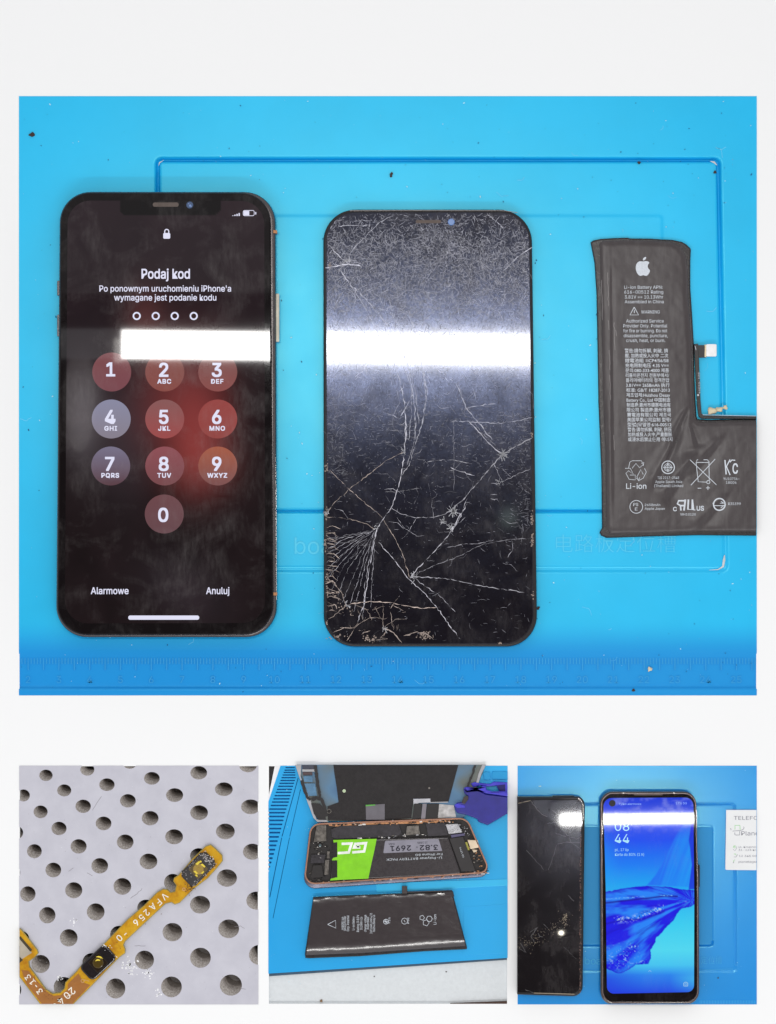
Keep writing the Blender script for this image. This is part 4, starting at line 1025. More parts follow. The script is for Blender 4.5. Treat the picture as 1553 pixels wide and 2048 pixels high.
V, F = prism([(928, 1813.5), (1030, 1806), (1030, 1904), (950, 1909), (925, 1910)], 5, 5.8, .4); mk('raised_step', V, F, m_matC, t)
V, F = join([prism(rpoly([T2_(1200, 85), T2_(1300, 85), T2_(1300, 190), T2_(1220, 190)], 3), 5, 8, 1), prism(rpoly([T2_(1320, 80), T2_(1600, 80), T2_(1600, 185), T2_(1320, 185)], 3), 5, 8, 1)]); mk('tray_step', V, F, silicone('tray_blue', (.010, .25, .62), (.3, .9, .8), .1, .4), t)
specks('white_dust', 'fine white dust on the slotted blue mat', 60, PC, m_dust, 0.3, 0.8, 44, z=5.4)

# opened phone
f5 = (D - 26) / D
t = thing('opened_phone', 'opened rose gold phone with green battery, its display standing upright', 'phone', 780, 1700, f5, panel=PC)
m_gold = simple('rose_gold', (.42, .22, .15), .32, .5, metal=.6)
m_side = simple('rim_side', (.10, .10, .14), .25, .6, metal=.5)
ob = rpoly([(620, 1650.5), (936, 1638.5), (984, 1754.5), (605.5, 1780.5)], [22, 24, 17, 22], 7)
V, F = prism(ob, 6, 15, 2, 2); mk('lower_rim', V, F, m_side, t, smooth=True)
ot = rpoly([(621.5, 1647.5), (935, 1635.5), (983, 1746), (607, 1770.5)], [22, 24, 15, 20], 7)
V, F = ring(ot, 3.0, 14, 24); mk('gold_rim', V, F, m_gold, t)
m_cav = simple('cavity_black', (.016, .013, .013), .5, .4)
V, F = prism(inset(ot, 2.2) if True else ot, 10, 17); mk('inner_tray', V, F, m_cav, t)
# battery inside
m_grn = simple('lime_label', (.22, .62, .012), .35, .4)
m_batt = simple('battery_black', (.034, .028, .031), .28, .5)
bq = [(668, 1680), (754, 1678), (897, 1674.5), (922.5, 1748), (900, 1750.5), (738, 1758.5), (661, 1762.5)]
V, F = prism(bq, 14, 24, 3, 4); bat = mk('battery', V, F, m_batt, t)
gq = [L1(*p_) for p_ in ((520, 312), (1195, 293), (1160, 470), (1110, 690), (1065, 912), (640, 930), (472, 942), (480, 915), (570, 890), (580, 630), (505, 632), (500, 615), (520, 590), (582, 575), (582, 345), (525, 352))]
V, F = prism(gq, 23.6, 24.4); mk('green_label', V, F, m_grn, t, parent=bat)
V, F = join([polyline_sharp([L1(*p_) for p_ in L], 5.0, 24.4, 24.8) for L in ([(650, 372), (805, 366), (760, 505), (590, 516)], [(940, 425), (842, 428), (862, 372), (1028, 360), (1000, 488), (815, 505)], [(910, 395), (905, 428)])])
mk('label_letters', V, F, simple('label_white', (.82, .84, .80), .5, .3), t, parent=bat)
gp = rpoly([L1(1325, 325), L2(680, 293), L2(738, 482), L2(180, 500), L1(1297, 517)], [3, 3, 1, 0, 2])
V, F = prism(gp, 23.8, 24.5); mk('grey_label', V, F, simple('label_grey', (.25, .24, .29), .5, .3), t, parent=bat)
P = [text('3.82', *L2(530, 390), 15, 24.8, ang=181.5, w=36, bold=.02), text('v', *L2(345, 410), 7, 24.8, ang=181), text('2691', *L2(90, 402), 15, 24.8, ang=182, w=41, bold=.02), text('10.28Wh', *L2(430, 338), 6, 24.8, ang=181, w=20), text('mAh', *L1(1430, 360), 6, 24.8, ang=182, w=12)]
mk('label_figures', *join(P), m_black_ink, t, parent=bat)
P = [text('Li-Polymer BATTERY PACK', *L2(300, 585), 6.6, 24.5, ang=182, w=111, bold=.0), text('For iPhone 8G', *L2(530, 522), 6.2, 24.5, ang=182, w=54)]
mk('printed_text', *join(P), m_white_ink, t, parent=bat)
V, F = join([box(665.5, 1686, 675, 1714, 17, 24.8), box(664.5, 1721, 675, 1755, 17, 24.8)]); mk('pull_tab', V, F, m_black, t, parent=bat)
# boards and modules
def comp(name, pts, z0, z1, mat, bev=.6, label=None):
    V, F = prism(pts, z0, z1, bev, 2); o = mk(name, V, F, mat, t)
    if label and o: o['label'] = label
    return o
m_shield = simple('worn_shield', (.17, .155, .14), .32, .5, metal=.7, var=.5, nscale=.12)
m_shield2 = simple('dark_shield', (.034, .030, .036), .35, .5, metal=.2, var=.3, nscale=.1)
m_silver = simple('silver_plate', (.50, .50, .53), .3, .5, metal=.8, var=.3, nscale=.1)
comp('camera_bracket', [L1(265, 82), L1(410, 82), L1(412, 330), L1(215, 345)], 15, 23, m_shield)
comp('logic_board', [L1(480, 150), L1(620, 95), L1(1300, 75), L2(60, 60), L2(120, 240), L1(1330, 265), L1(1050, 285), L1(560, 300), L1(500, 270)], 14, 21, m_shield2)
comp('shield_plate', [L2(190, 100), L2(370, 85), L2(395, 225), L2(170, 240)], 19, 22.5, m_shield)
comp('chip_cover', [L2(480, 55), L2(780, 50), L2(830, 240), L2(520, 258)], 15, 22, m_shield2)
comp('silver_module', [L2(790, 72), L2(980, 62), L2(1050, 195), L2(840, 220)], 16, 23, m_silver)
comp('ribbon_connector', [L2(870, 235), L2(1085, 210), L2(1090, 245), L2(880, 280)], 16, 22, simple('violet_ribbon', (.09, .08, .16), .4, .4))
comp('vibration_motor', [L2(850, 290), L2(1060, 262), L2(1255, 795), L2(1035, 805)], 15, 23.5, simple('motor_black', (.026, .023, .024), .45, .4))
comp('speaker_block', [L1(175, 545), L1(400, 540), L1(375, 670), L1(165, 680)], 14, 21, m_shield2)
comp('camera_module', rpoly([L1(205, 705), L1(345, 700), L1(370, 890), L1(170, 905)], 3), 14, 23, m_cav)
comp('metal_strip', [L1(425, 490), L1(465, 490), L1(462, 600), L1(420, 600)], 17, 22, m_shield)
comp('metal_strip', [L1(395, 625), L1(455, 620), L1(445, 850), L1(380, 855)], 17, 22, m_shield)
comp('cream_socket', rpoly([L2(1130, 312), L2(1290, 318), L2(1308, 430), L2(1180, 455)], 1), 16, 24, simple('cream_socket', (.72, .58, .42), .5, .3), 1)
comp('cream_socket', rpoly([L2(1200, 460), L2(1285, 470), L2(1270, 500), L2(1225, 510)], .5), 16, 22, simple('cream_socket2', (.62, .50, .36), .5, .3))
comp('yellow_tape', [L2(1090, 350), L2(1125, 345), L2(1165, 470), L2(1130, 475)], 16, 22, simple('olive_tape', (.35, .33, .06), .4, .4))
V, F = prism(circ(*L1(315, 400), 5.2, n=18), 15, 23, 1); co = mk('rear_camera', V, F, m_black, t)
mk('camera_lens', *prism(circ(*L1(315, 400), 2.6, n=14), 22.6, 23.6, .5), simple('lens_teal', (.10, .14, .15), .1, .8), t, parent=co)
q = random.Random(77)
def bits(name, n, fx, mats, z0=17, z1=22, sz=(1, 4)):
    G = [[] for _ in mats]
    for _ in range(n):
        x, y = fx(); a, b = q.uniform(*sz), q.uniform(sz[0] * .6, sz[1] * .5); k = q.randrange(len(mats)); an_ = q.gauss(-.05, .15)
        c_, s_ = math.cos(an_), math.sin(an_)
        G[k].append(prism([(x + u * c_ - v_ * s_, y + u * s_ + v_ * c_) for u, v_ in ((-a / 2, -b / 2), (a / 2, -b / 2), (a / 2, b / 2), (-a / 2, b / 2))], z0, q.uniform(z0 + 2, z1)))
    for k, g in enumerate(G):
        if g: mk(name, *join(g), mats[k], t)
m_cop = simple('copper_bits', (.55, .27, .13), .35, .5, metal=.4, var=.3, nscale=.4); m_lt = simple('bright_bits', (.78, .74, .70), .35, .5, metal=.2)
comp('copper_strip', [L1(430, 60), L1(620, 55), L1(900, 45), L1(1540, 25), L2(640, 5), L2(860, 5), L2(850, 35), L2(400, 60), L1(1300, 70), L1(900, 85), L1(600, 110), L1(460, 95)], 15, 20, m_cop)
bits('edge_clip', 70, lambda: (lambda u: (660 + u * 250, 1650.5 - u * 8 + q.gauss(0, 1.8)))(q.random()), [m_cop, m_lt, m_black, m_black], 18, 23, (1.5, 7))
bits('rim_clip', 60, lambda: (lambda u: (640 + u * 330, 1767.5 - u * 20 + q.gauss(0, .9)))(q.random()), [m_cop, m_lt, m_black], 18, 23, (1.5, 8))
bits('board_part', 46, lambda: (q.uniform(620, 655), q.uniform(1685, 1765)), [m_shield, m_black, m_black, m_lt], 17, 22, (1, 5))
bits('board_part', 46, lambda: (lambda u: (940 + u * 30 + q.gauss(0, 3), 1690 + u * 55 + q.gauss(0, 5)))(q.random()), [m_shield, m_black, m_black, m_cop], 17, 22, (1, 5))
bits('board_part', 36, lambda: (lambda u: (700 + u * 160, 1676 - u * 5 + q.gauss(0, 1.4)))(q.random()), [m_shield, m_black, m_lt, m_silver], 18, 23, (1, 6))
bits('board_part', 30, lambda: (lambda u: (925 + u * 18 + q.gauss(0, 4), 1652 + u * 25 + q.gauss(0, 4)))(q.random()), [m_silver, m_black, m_black], 17, 22, (1, 4))
bits('board_part', 16, lambda: (q.uniform(930, 978), q.gauss(1745, 2)), [m_lt, m_cop, m_black], 17, 22, (1, 5))
mk('printed_text', *text('9431 04', *L2(1000, 430), 5, 23.9, ang=-70, w=22, align='LEFT', bold=.01), m_white_ink, t)
# upright display: leans back, rising away from the hinge
def lean(V): V = V.copy(); V[:, 2] += np.clip(1648 - V[:, 1], 0, 200) * -.05 - 10; return V
def lp(name, pts, z0, z1, mat, parent=None, bev=0.0, label=None):
    V, F = prism(pts, z0, z1, bev, 2); o = mk(name, V, F, mat, t, parent=parent if parent else 'root', warp=lean)
    if label and o: o['label'] = label
    return o
m_reflpaint, nt, o_ = newmat('painted_reflections'); v = coords(nt)
c = ramp(nt, noise(nt, v, .012, 2, .4, .3), [(.30, (.07, .14, .26)), (.45, (.10, .20, .32)), (.58, (.13, .15, .14)), (.70, (.20, .19, .17))])  # blue to beige tones paint reflections into the metal colour
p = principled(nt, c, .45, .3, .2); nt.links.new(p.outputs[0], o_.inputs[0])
dis = lp('display_panel', rpoly([(588, 1515), (980, 1515), (972.5, 1531), (930, 1637), (648, 1643.5), (633, 1638)], [0, 0, 0, 10, 4, 8]), 20, 27, m_reflpaint, bev=1.0)
bk = simple('display_black', (.020, .017, .018), .6, .3, bmp=.5, bscale=.5)
lp('back_plate', [(663, 1515), (921, 1515), (917.5, 1531), T2_(762, 480), T2_(530, 490), T2_(525, 445), T2_(310, 440), T2_(290, 600), T2_(280, 690), T1_(1480, 690), T1_(740, 690), T1_(735, 520), T1_(872, 470), T1_(850, 290), T1_(820, 110), T1_(808, 0)], 26.5, 28.2, bk, parent=dis)
m_edgeS = simple('silver_edge', (.36, .36, .38), .45, .4, metal=.2)
lp('side_frame', [(588, 1515), (604, 1515), T1_(400, 150), T1_(415, 190), T1_(520, 430), T1_(600, 680), T1_(735, 690), T1_(735, 715), T1_(610, 712), T1_(560, 660), T1_(490, 480), T1_(395, 190), T1_(330, 0)], 26.5, 30, m_edgeS, parent=dis, bev=.5)
lp('side_frame', [(985, 1515), (973, 1531), T2_(1190, 120), T2_(1140, 275), T2_(1110, 270), T2_(1150, 120), T2_(1200, 0), (968, 1515)], 26.5, 30, m_edgeS, parent=dis, bev=.5)
bw = simple('window_blue', (.10, .22, .36), .25, .5, metal=.3)
for pts, mt in (((415, 0, 575, 0, 580, 65, 425, 55), simple('slate', (.03, .035, .06), .3, .5)), ((425, 95, 545, 95, 548, 130, 430, 128), simple('dark_red', (.06, .03, .035), .3, .5)), ((432, 145, 545, 145, 552, 220, 445, 215), bw), ((445, 235, 580, 235, 605, 385, 500, 390), bw), ((530, 480, 640, 485, 705, 560, 715, 685, 620, 685, 565, 610), m_black)):
    lp('frame_window', [T1_(pts[i], pts[i + 1]) for i in range(0, len(pts), 2)], 27, 30.4, mt, parent=dis)
lp('frame_crossbar', [T1_(420, 60), T1_(590, 60), T1_(592, 88), T1_(422, 88)], 27, 31, m_edgeS, parent=dis)
q = random.Random(13)
def rough_strip(pts, wd): return jag(pts, .5, 3, q)
for L, wd in (([T1_(415, 195), T1_(440, 290), T1_(480, 400), T1_(520, 440)], 6), ([T1_(580, 0), T1_(600, 130), T1_(620, 280), T1_(640, 400)], 6.5), ([T1_(540, 440), T1_(600, 410), T1_(660, 430), T1_(700, 520), T1_(725, 640)], 7), ([(951.5, 1528), T2_(1070, 130), T2_(1040, 200), T2_(1010, 290)], 4.6)):
    pts = rough_strip(L, wd); V, F = line(pts, [wd * q.uniform(.7, 1.2) for _ in pts], 31.2); mk('adhesive_strip', V, F, m_black, t, parent=dis, warp=lean)
for a, b, c_, d_ in ((1210, 490, 1447, 685),): lp('grey_pad', [T1_(a, b + 15), T1_(c_, b), T1_(c_, d_), T1_(a + 5, d_)], 28, 29, simple('grey_pad', (.13, .12, .14), .4, .4), parent=dis)
lp('pad_highlight', [T1_(1210, 500), T1_(1330, 495), T1_(1330, 508), T1_(1210, 520)], 29, 29.3, simple('green_edge', (.10, .35, .06), .4, .4), parent=dis)
lp('flex_shield', [T2_(305, 445), T2_(525, 440), T2_(528, 490), T2_(385, 495), T2_(310, 520)], 28.3, 29.5, simple('pale_foil', (.42, .42, .46), .35, .5, metal=.3), parent=dis)
for x0, x1, mt in ((300, 410, m_black), (410, 470, simple('grey_flex', (.20, .18, .21), .35, .5)), (470, 630, m_black)):
    lp('flex_ribbon', [T2_(x0 + 15, 505), T2_(x1 + 10, 505), T2_(x1 - 8, 700), T2_(x0 - 8, 710)], 28.4, 31, mt, parent=dis, bev=.6)
lp('foil_patch', [T2_(640, 510), T2_(830, 530), T2_(860, 680), T2_(610, 690)], 27.2, 28, simple('worn_foil', (.40, .39, .39), .35, .5, metal=.3, var=.4, nscale=.1), parent=dis)
lp('white_line', [T2_(525, 485), T2_(755, 480), T2_(755, 492), T2_(525, 497)], 28.3, 29, m_edgeS, parent=dis)
lp('screw', circ(*T1_(942, 328), 3.4, n=12), 28, 29.4, simple('screw_pale', (.45, .55, .35), .4, .5), parent=dis)
lp('screw', circ(*T2_(512, 305), 1.8, n=10), 28, 29, m_shield, parent=dis)
V, F = line(circ(*T1_(755, 580), 4, n=14), 1.2, 29, closed=True); mk('screw_ring', V, F, m_shield, t, parent=dis, warp=lean)

# blue clamp
f6 = (D - 24) / D
t = thing('plastic_clamp', 'dark blue plastic clamp gripping the upright display at the right', 'clamp', 970, 1610, f6, panel=PC)
m_cl = simple('ultramarine_plastic', (.022, .020, .235), .38, .45, var=.15, bmp=.1, bscale=.1); m_cl2 = simple('violet_plastic', (.055, .045, .52), .4, .4)
V, F = prism(rpoly([T2_(*p_) for p_ in ((960, 290), (1000, 330), (1130, 320), (1250, 380), (1400, 395), (1600, 420), (1600, 590), (1525, 630), (1270, 780), (1150, 740), (1130, 700), (1000, 650), (870, 620), (832, 545), (870, 490), (935, 480), (1000, 440), (1010, 400), (970, 375), (955, 320))], [2, 0, 2, 2, 2, 0, 0, 3, 4, 3, 3, 5, 4, 4, 4, 2, 2, 2, 2, 3], 4), 6, 24, 3, 4); mk('clamp_jaw', V, F, m_cl, t)
V, F = prism(rpoly([T2_(*p_) for p_ in ((955, 300), (1000, 285), (1110, 300), (1180, 290), (1200, 270), (1245, 275), (1250, 320), (1330, 345), (1480, 340), (1600, 395), (1600, 425), (1520, 405), (1380, 385), (1240, 365), (1130, 320), (1000, 330))], 1.0, 3), 16, 27.5, 2, 3); mk('upper_edge', V, F, m_cl2, t)
V, F = prism([T2_(*p_) for p_ in ((1050, 245), (1100, 225), (1170, 240), (1300, 250), (1350, 222), (1600, 235), (1600, 400), (1420, 350), (1380, 270), (1280, 285), (1180, 270), (1080, 290))], 6, 18, 2, 3); mk('rear_jaw', V, F, m_cl2, t)
V, F = prism([T2_(*p_) for p_ in ((1385, 270), (1495, 255), (1495, 355), (1420, 335))], 8, 19.5, 1); mk('jaw_recess', V, F, simple('navy_recess', (.015, .013, .12), .5, .3), t)
V, F = prism(rpoly([T2_(*p_) for p_ in ((960, 410), (1015, 395), (1020, 440), (970, 505), (930, 490))], 1.5), 18, 25.5, 1); mk('rubber_pad', V, F, simple('dark_pad_b', (.04, .03, .03), .3, .5), t)
V, F = prism([T2_(*p_) for p_ in ((835, 520), (870, 495), (970, 525), (975, 550), (870, 555))], 20, 25, 1); mk('jaw_tip', V, F, m_cl2, t)

# loose battery
f7 = (D - 20) / D
t = thing('phone_battery', 'glossy black rectangular battery lying loose below the opened phone', 'battery', 770, 1850, f7, panel=PC)
bl = [(626.5, 1795.5), (640, 1794.5), (800, 1788), (905, 1783.5), (935, 1897), (934, 1900), (850, 1904), (720, 1914), (620, 1918), (611, 1917.5), (610, 1910)]
V, F = prism(bl, 6, 12, 2, 2); mk('pouch_edge', V, F, m_tape, t)
pl = [(628, 1797), (700, 1793), (800, 1789.5), (903, 1785.5), (932, 1894), (850, 1899), (720, 1908), (612.5, 1912)]
X, Y, F = grid(606, 1780, 938, 1920, 1.6)
XX, YY, M, sd = snapped(pl, X, Y, F, 1.6)
def zl(x, y):
    x = np.asarray(x, float); y = np.asarray(y, float)
    yb = np.interp(x, [612, 720, 850, 932], [1912, 1908, 1899, 1894]); yt = np.interp(x, [628, 903], [1797, 1785.5])
    a = np.clip((yb - y) / 28, 0, 1); b = np.clip((y - yt - 1.5 * np.sin(x / 9)) / 17, 0, 1)
    return 12 + 8 * np.sqrt(1 - (1 - a) ** 2) - 1.5 * (1 - b) ** 2 + .5 * (fbm(x / 30, y / 14, 3, 8) - .5)
V, FF, use = masked(XX, YY, zl(XX, YY), F, M)
m_pg = simple('glossy_pouch', (.044, .036, .038), .16, .9, var=.06)
pch = mk('pouch', V, FF, m_pg, t, smooth=True, clip=False)
P = [line([K7(248, 350), K7(318, 312), K7(320, 382), K7(248, 350)], 1.0, 0)]
for k, (x, h) in enumerate(((385, 115), (405, 130), (432, 140), (480, 120), (520, 150), (550, 115), (585, 150), (608, 110), (637, 180), (662, 150))):
    P.append(text(['WARNING: Auth', 'Service Provider', 'Only. Potential', 'Li-ion Battery', 'Rating 3.82V', '10.28Wh 616', 'charge voltage', 'Assembled', '2691mAh Limit 4.35', 'Huizhou Desay Co'][k], *K7(x + 6, 340 + h / 2), 7, 0, ang=90, w=h / 4.437, align='LEFT'))
P += [line(circ(*K7(765, 325), 5, n=12), .9, 0, closed=True), line([K7(745, 325), K7(785, 325)], 1, 0), line([K7(765, 305), K7(765, 345)], 1, 0), line([K7(750, 310), K7(780, 340)], .8, 0), line(circ(*K7(930, 320), 6, n=14), .8, 0, closed=True), line([K7(925, 310), K7(935, 330)], .8, 0),
      text('TIS', *K7(803, 345), 5, 0, ang=90, w=13, align='LEFT'), text('PSE', *K7(970, 342), 5, 0, ang=90, w=12, align='LEFT'), line(circ(*K7(1085, 290), 5, n=5), 1, 0, closed=True), line(circ(*K7(1150, 300), 6, n=6), 1, 0, closed=True), line(circ(*K7(1120, 335), 6.5, n=5), 1, 0, closed=True), text('Li-ion', *K7(1212, 350), 8.5, 0, ang=90, w=20, align='LEFT', bold=.01)]
V, F = join(P); V = np.array(V); V[:, 2] += zl(V[:, 0], V[:, 1]) + .5
mk('printed_text', V, F, m_white_ink, t, parent=pch)
V, F = join([prism(rect(804.5, 1772.5, 815, 1788), 12, 17, 1), polyline_sharp([(812, 1785.5), (905, 1782.5)], 2.4, 10, 14)]); mk('battery_flex', V, F, simple('dark_brown_flex', (.05, .04, .04), .4, .4), t)
V, F = prism([(889, 1784), (906.5, 1783), (909, 1793), (898, 1795), (891, 1790)], 14, 19.5, 1); mk('corner_tab', V, F, simple('matt_corner', (.035, .028, .03), .6, .3), t)

# ==================================================================== PANEL D : two phones and a card on a blue mat
t = thing('repair_mat', 'smaller blue silicone repair mat under the phone with the blue wallpaper', 'repair mat', 1274, 1770, panel=PD)
X, Y, F = grid(1035.5, 1531, 1513.5, 2008, 1.2)
Xw = X - .006 * (Y - 1607)
s1 = sd_rrect(Xw, Y, 900, 1607.5, 1469.5, 1941, 5)
H = np.full(X.shape, 5.0) - .5 * sm(s1, .6)
H -= 3.6 * g_(s1, 1.6) * np.where((Y > 1930), .15, np.where(X > 1462, .7, 1))
s2 = sd_rrect(X, Y, 900, 1652, 1425, 1890.5, 6)
H -= .9 * sm(s2, .7); H -= np.where(Y > 1880, 3.0, 0) * g_(s2, 1.4)
H += .06 * (fbm(X / 40, Y / 40, 3, 4) - .5)
Vm = np.stack([X, Y, H], -1).reshape(-1, 3); ii = ((s2.ravel()[F].mean(1)) < 0)
mk('mat_sheet', Vm, F[~ii], m_mat2, t, smooth=True, clip=False)
mk('inner_tray', Vm, F[ii], silicone('mid_blue_silicone', (0.012, 0.215, 0.62), (.35, .95, .8), .10, .34), t, smooth=True, clip=False)
P = [box(x - .45, 2000, x + .45, 2000 + (7 if k % 5 else 10), 5, 5.4) for k, x in enumerate(np.arange(1400, 1514, 3.1))]
P += [text('board', 1170, 1928, 22, 5.3, align='LEFT', bold=-.012), text('定位槽', 1402, 1926, 17, 5.3, w=42, align='LEFT', bold=-.01), line([(1168, 1941.5), (1203, 1941.5)], .9, 5.3), line([(1398, 1939), (1466, 1937)], .9, 5.3)]
mk('moulded_lettering', *join(P), silicone('letter_silicone_b', (0.03, 0.33, 0.72), (.4, .95, .75), .1, .4), t)
specks('white_dust', 'fine white dust on the smaller blue mat at the lower right', 50, PD, m_dust, 0.25, 0.8, 51)
crumb(1436, 1955, 1.6, 'tiny dark crumb on the blue mat right of the lit phone', panel=PD, z=6)
crumb(1080, 1572, 2, 'tiny pale flake on the blue mat above the dark phone', simple('pale_flake', (.5, .7, .75), .6, .3), panel=PD, z=6, sx=1.6, sy=.6)

# dark broken phone
f8 = (D - 32) / D
t = thing('broken_phone', 'switched-off black phone with chipped glass, cut off by the left edge', 'phone', 1100, 1792, f8, panel=PD)
ob = rpoly([(1000, 1594.5), (1166, 1594), (1170.5, 1610), (1166, 1994), (1000, 1989)], [0, 15, 12, 20, 0], 8)
V, F = prism(ob, 6, 29, 3, 4); mk('back_frame', V, F, m_frame if False else m_black, t, smooth=True)
V, F = prism(rpoly(rect(1106, 1592.2, 1150, 1597), 1.5), 12, 24, 1); mk('side_button', V, F, m_black, t)
gd = rpoly([(1000, 1599), (1162, 1599), (1165, 1606), (1160, 1988), (1000, 1985)], [0, 13, 10, 16, 0], 8)
m_glass3 = glass_black('grimy_glass', 0.9, .018, .30, haze=.035, hr=.12, basec=(.007, .0055, .006), tint=(.75, .78, 1))
V, F = prism(gd, 28, 32, 1.2, 2); glass = mk('glass', V, F, m_glass3, t)
m_shard = glass_black('shard_haze', 1.5, .03, .4, haze=.10, hr=.20, basec=(.010, .009, .010), tint=(.75, .80, 1))
def D4(a, b): return (1030 + a / 8.628, 1580 + b / 8.628)
for L, z_ in (((620, 260), (760, 180), (1060, 175), (1150, 260), (1165, 600), (1060, 850), (900, 770), (700, 600), (590, 470)), 32.15), (((740, 800), (880, 790), (870, 900), (745, 905)), 32.2), (((930, 840), (1080, 880), (1130, 1010), (960, 900)), 32.2), (((330, 180), (600, 175), (560, 440), (470, 400), (330, 260)), 32.12):
    mk('glass_shard', *prism([D4(*p_) for p_ in L], 31.5, z_), m_shard, t, parent=glass)
q = random.Random(3); P = []
def D4(a, b): return (1030 + a / 8.628, 1580 + b / 8.628)
def D5(a, b): return (1030 + a / 8.628, 1780 + b / 8.628)
for L, wd in (([D4(60, 235), D4(180, 195), D4(270, 182), D4(380, 330), D4(470, 420), D4(560, 460)], 1.1), ([D4(200, 1040), D4(350, 1200), D4(500, 1380)], .6), ([D4(720, 950), D4(660, 1150), D4(580, 1380)], .6), ([D4(1090, 180), D4(940, 370)], .7), ([D4(650, 350), D4(780, 460)], .9), ([D4(740, 930), D4(880, 900), D4(1130, 910)], .8), ([D4(560, 580), D4(700, 560), D4(900, 780), D4(1060, 850), D4(1130, 820)], .9), ([D4(700, 740), D4(880, 800)], .7), ([D4(940, 820), D4(960, 900), D4(1130, 1010)], .7),
              ([D5(70, 1010), D5(200, 1080), D5(100, 920)], .7), ([D5(260, 730), D5(400, 640), D5(280, 800), D5(340, 910)], .9), ([D5(400, 740), D5(430, 800), D5(490, 810)], 1.0), ([D5(500, 590), D5(570, 660)], .9), ([D5(840, 980), D5(1060, 1190)], .5), ([D5(920, 90), D5(1020, 190)], .8), ([D5(180, 1720), D5(320, 1770)], .8)):
    pts = jag(L, .5, 4, q); P.append(line(pts, [wd * q.uniform(.4, 1.3) for _ in pts], 32.3))
mk('crack', *join(P), m_crack, t, parent=glass, col=(.10, .095, .10))
P = []
for _ in range(130):
    u = q.random(); y = 1660 + u * 325; P.append(prism(circ(1161.8 - u * 1.2 + q.gauss(0, .7), y, q.uniform(.4, 1.2), q.uniform(.6, 2.4), 5, q.uniform(-.3, .3)), 31, 32.4, bottom=False))
mk('chipped_rim', *join(P), simple('reddish_chips', (.16, .085, .07), .5, .4, var=.4, nscale=.3), t, parent=glass)
P = [line([D5(330, 1778), D5(640, 1785), D5(1030, 1798)], 1.0, 32.3), line([D4(60, 232), D4(270, 180)], 1.2, 32.3)]
for _ in range(110):
    u = q.random(); x, y = D5(*((80 + 820 * u + q.gauss(0, 60)), (1000 - 520 * u + q.gauss(0, 70)))); P.append(prism(circ(x, y, q.uniform(.2, .9), q.uniform(.2, .5), 5, q.uniform(0, 3)), 32, 32.3, bottom=False))
for _ in range(60):
    x, y = D5(870 + q.gauss(0, 22), 500 + q.gauss(0, 55)); P.append(prism(circ(x, y, q.uniform(.3, 1.0), q.uniform(.3, .6), 5, q.uniform(0, 3)), 32, 32.3, bottom=False))
mk('glass_dust', *join(P), simple('warm_dust', (.42, .34, .24), .5, .5), t, parent=glass)
mk('chrome_line', *line([D4(1090, 140), D4(1150, 190), D4(1180, 260), D4(1190, 520)], 1.1, 29.4), m_steel, t)

# lit phone with blue wallpaper
f9 = (D - 36) / D
t = thing('smartphone', 'phone in a dark rim with lit blue liquid wallpaper, beside the business card', 'phone', 1300, 1796, f9, panel=PD)
ob = rpoly([(1200.5, 1583.5), (1393.5, 1583.5), (1396, 1700), (1399, 1760), (1399.5, 2009.5), (1202, 2010.5)], [26, 26, 0, 0, 26, 26], 9)
m_case = simple('clear_dark_case', (.035, .025, .024), .15, .7, var=.3)
V, F = prism(ob, 6, 33.5, 4, 5); case = mk('phone_case', V, F, m_case, t, smooth=True)
V, F = ring(rpoly([(1202.5, 1586), (1391.5, 1586), (1396, 1760), (1396.5, 2005), (1205, 2006)], [24, 24, 0, 24, 24], 9), 1.6, 34, 38.6); mk('case_lip', V, F, simple('lip_grey', (.20, .15, .14), .2, .6, metal=.5), t, parent=case)
gd = rpoly([(1205.5, 1588), (1389, 1588), (1393, 1760), (1393.5, 2002), (1208.5, 2003)], [21, 21, 0, 20, 20], 8)
V, F = prism(gd, 34, 36, .8, 2); glass = mk('cover_glass', V, F, m_glass, t)
SP = rpoly([(1207, 1596), (1387, 1595), (1389, 1800), (1388.5, 1984), (1214.5, 1987.5), (1212, 1780)], [17, 16, 0, 14, 14, 0], 8)
X, Y, F = grid(1203, 1592, 1393, 1991, 1.1); XX, YY, M, sd = snapped(SP, X, Y, F, 1.1)
def mixc(a, b, k): k = np.clip(k, 0, 1)[..., None]; return a * (1 - k) + b * k
def sg(*c): return np.array(srgb(*c))
yy = np.array([1595, 1680, 1730, 1780, 1850, 1900, 1930, 1950, 1990]); stops = [(36, 62, 215), (35, 80, 238), (33, 125, 242), (36, 170, 240), (60, 205, 240), (80, 215, 240), (70, 195, 240), (45, 130, 235), (36, 60, 222)]
SC = np.array([srgb(*c) for c in stops]); bgc = np.stack([np.interp(Y, yy, SC[:, k]) for k in range(3)], -1)
lft = np.clip((1290 - X) / 90, 0, 1) * np.clip((Y - 1920) / 40, 0, 1); bgc = mixc(bgc, np.broadcast_to(sg(36, 55, 222), bgc.shape), lft * .8)
rgt = np.clip((X - 1340) / 50, 0, 1) * np.clip((Y - 1930) / 25, 0, 1) * np.clip((1990 - Y) / 30, 0, 1); bgc = mixc(bgc, np.broadcast_to(sg(70, 190, 235), bgc.shape), rgt * .7)
upl = np.clip((1240 - X) / 60, 0, 1) * np.clip((Y - 1640) / 60, 0, 1) * np.clip((1800 - Y) / 60, 0, 1); bgc = mixc(bgc, np.broadcast_to(sg(36, 165, 245), bgc.shape), upl * .6)
sail = [(1293, 1771), (1310, 1751), (1324, 1728), (1340, 1695), (1354, 1667), (1368, 1645), (1388, 1640), (1390, 1775)]
sA = sdist(sail, X, Y); st = fbm((X + .35 * Y) / 7, Y / 120, 3, 40)
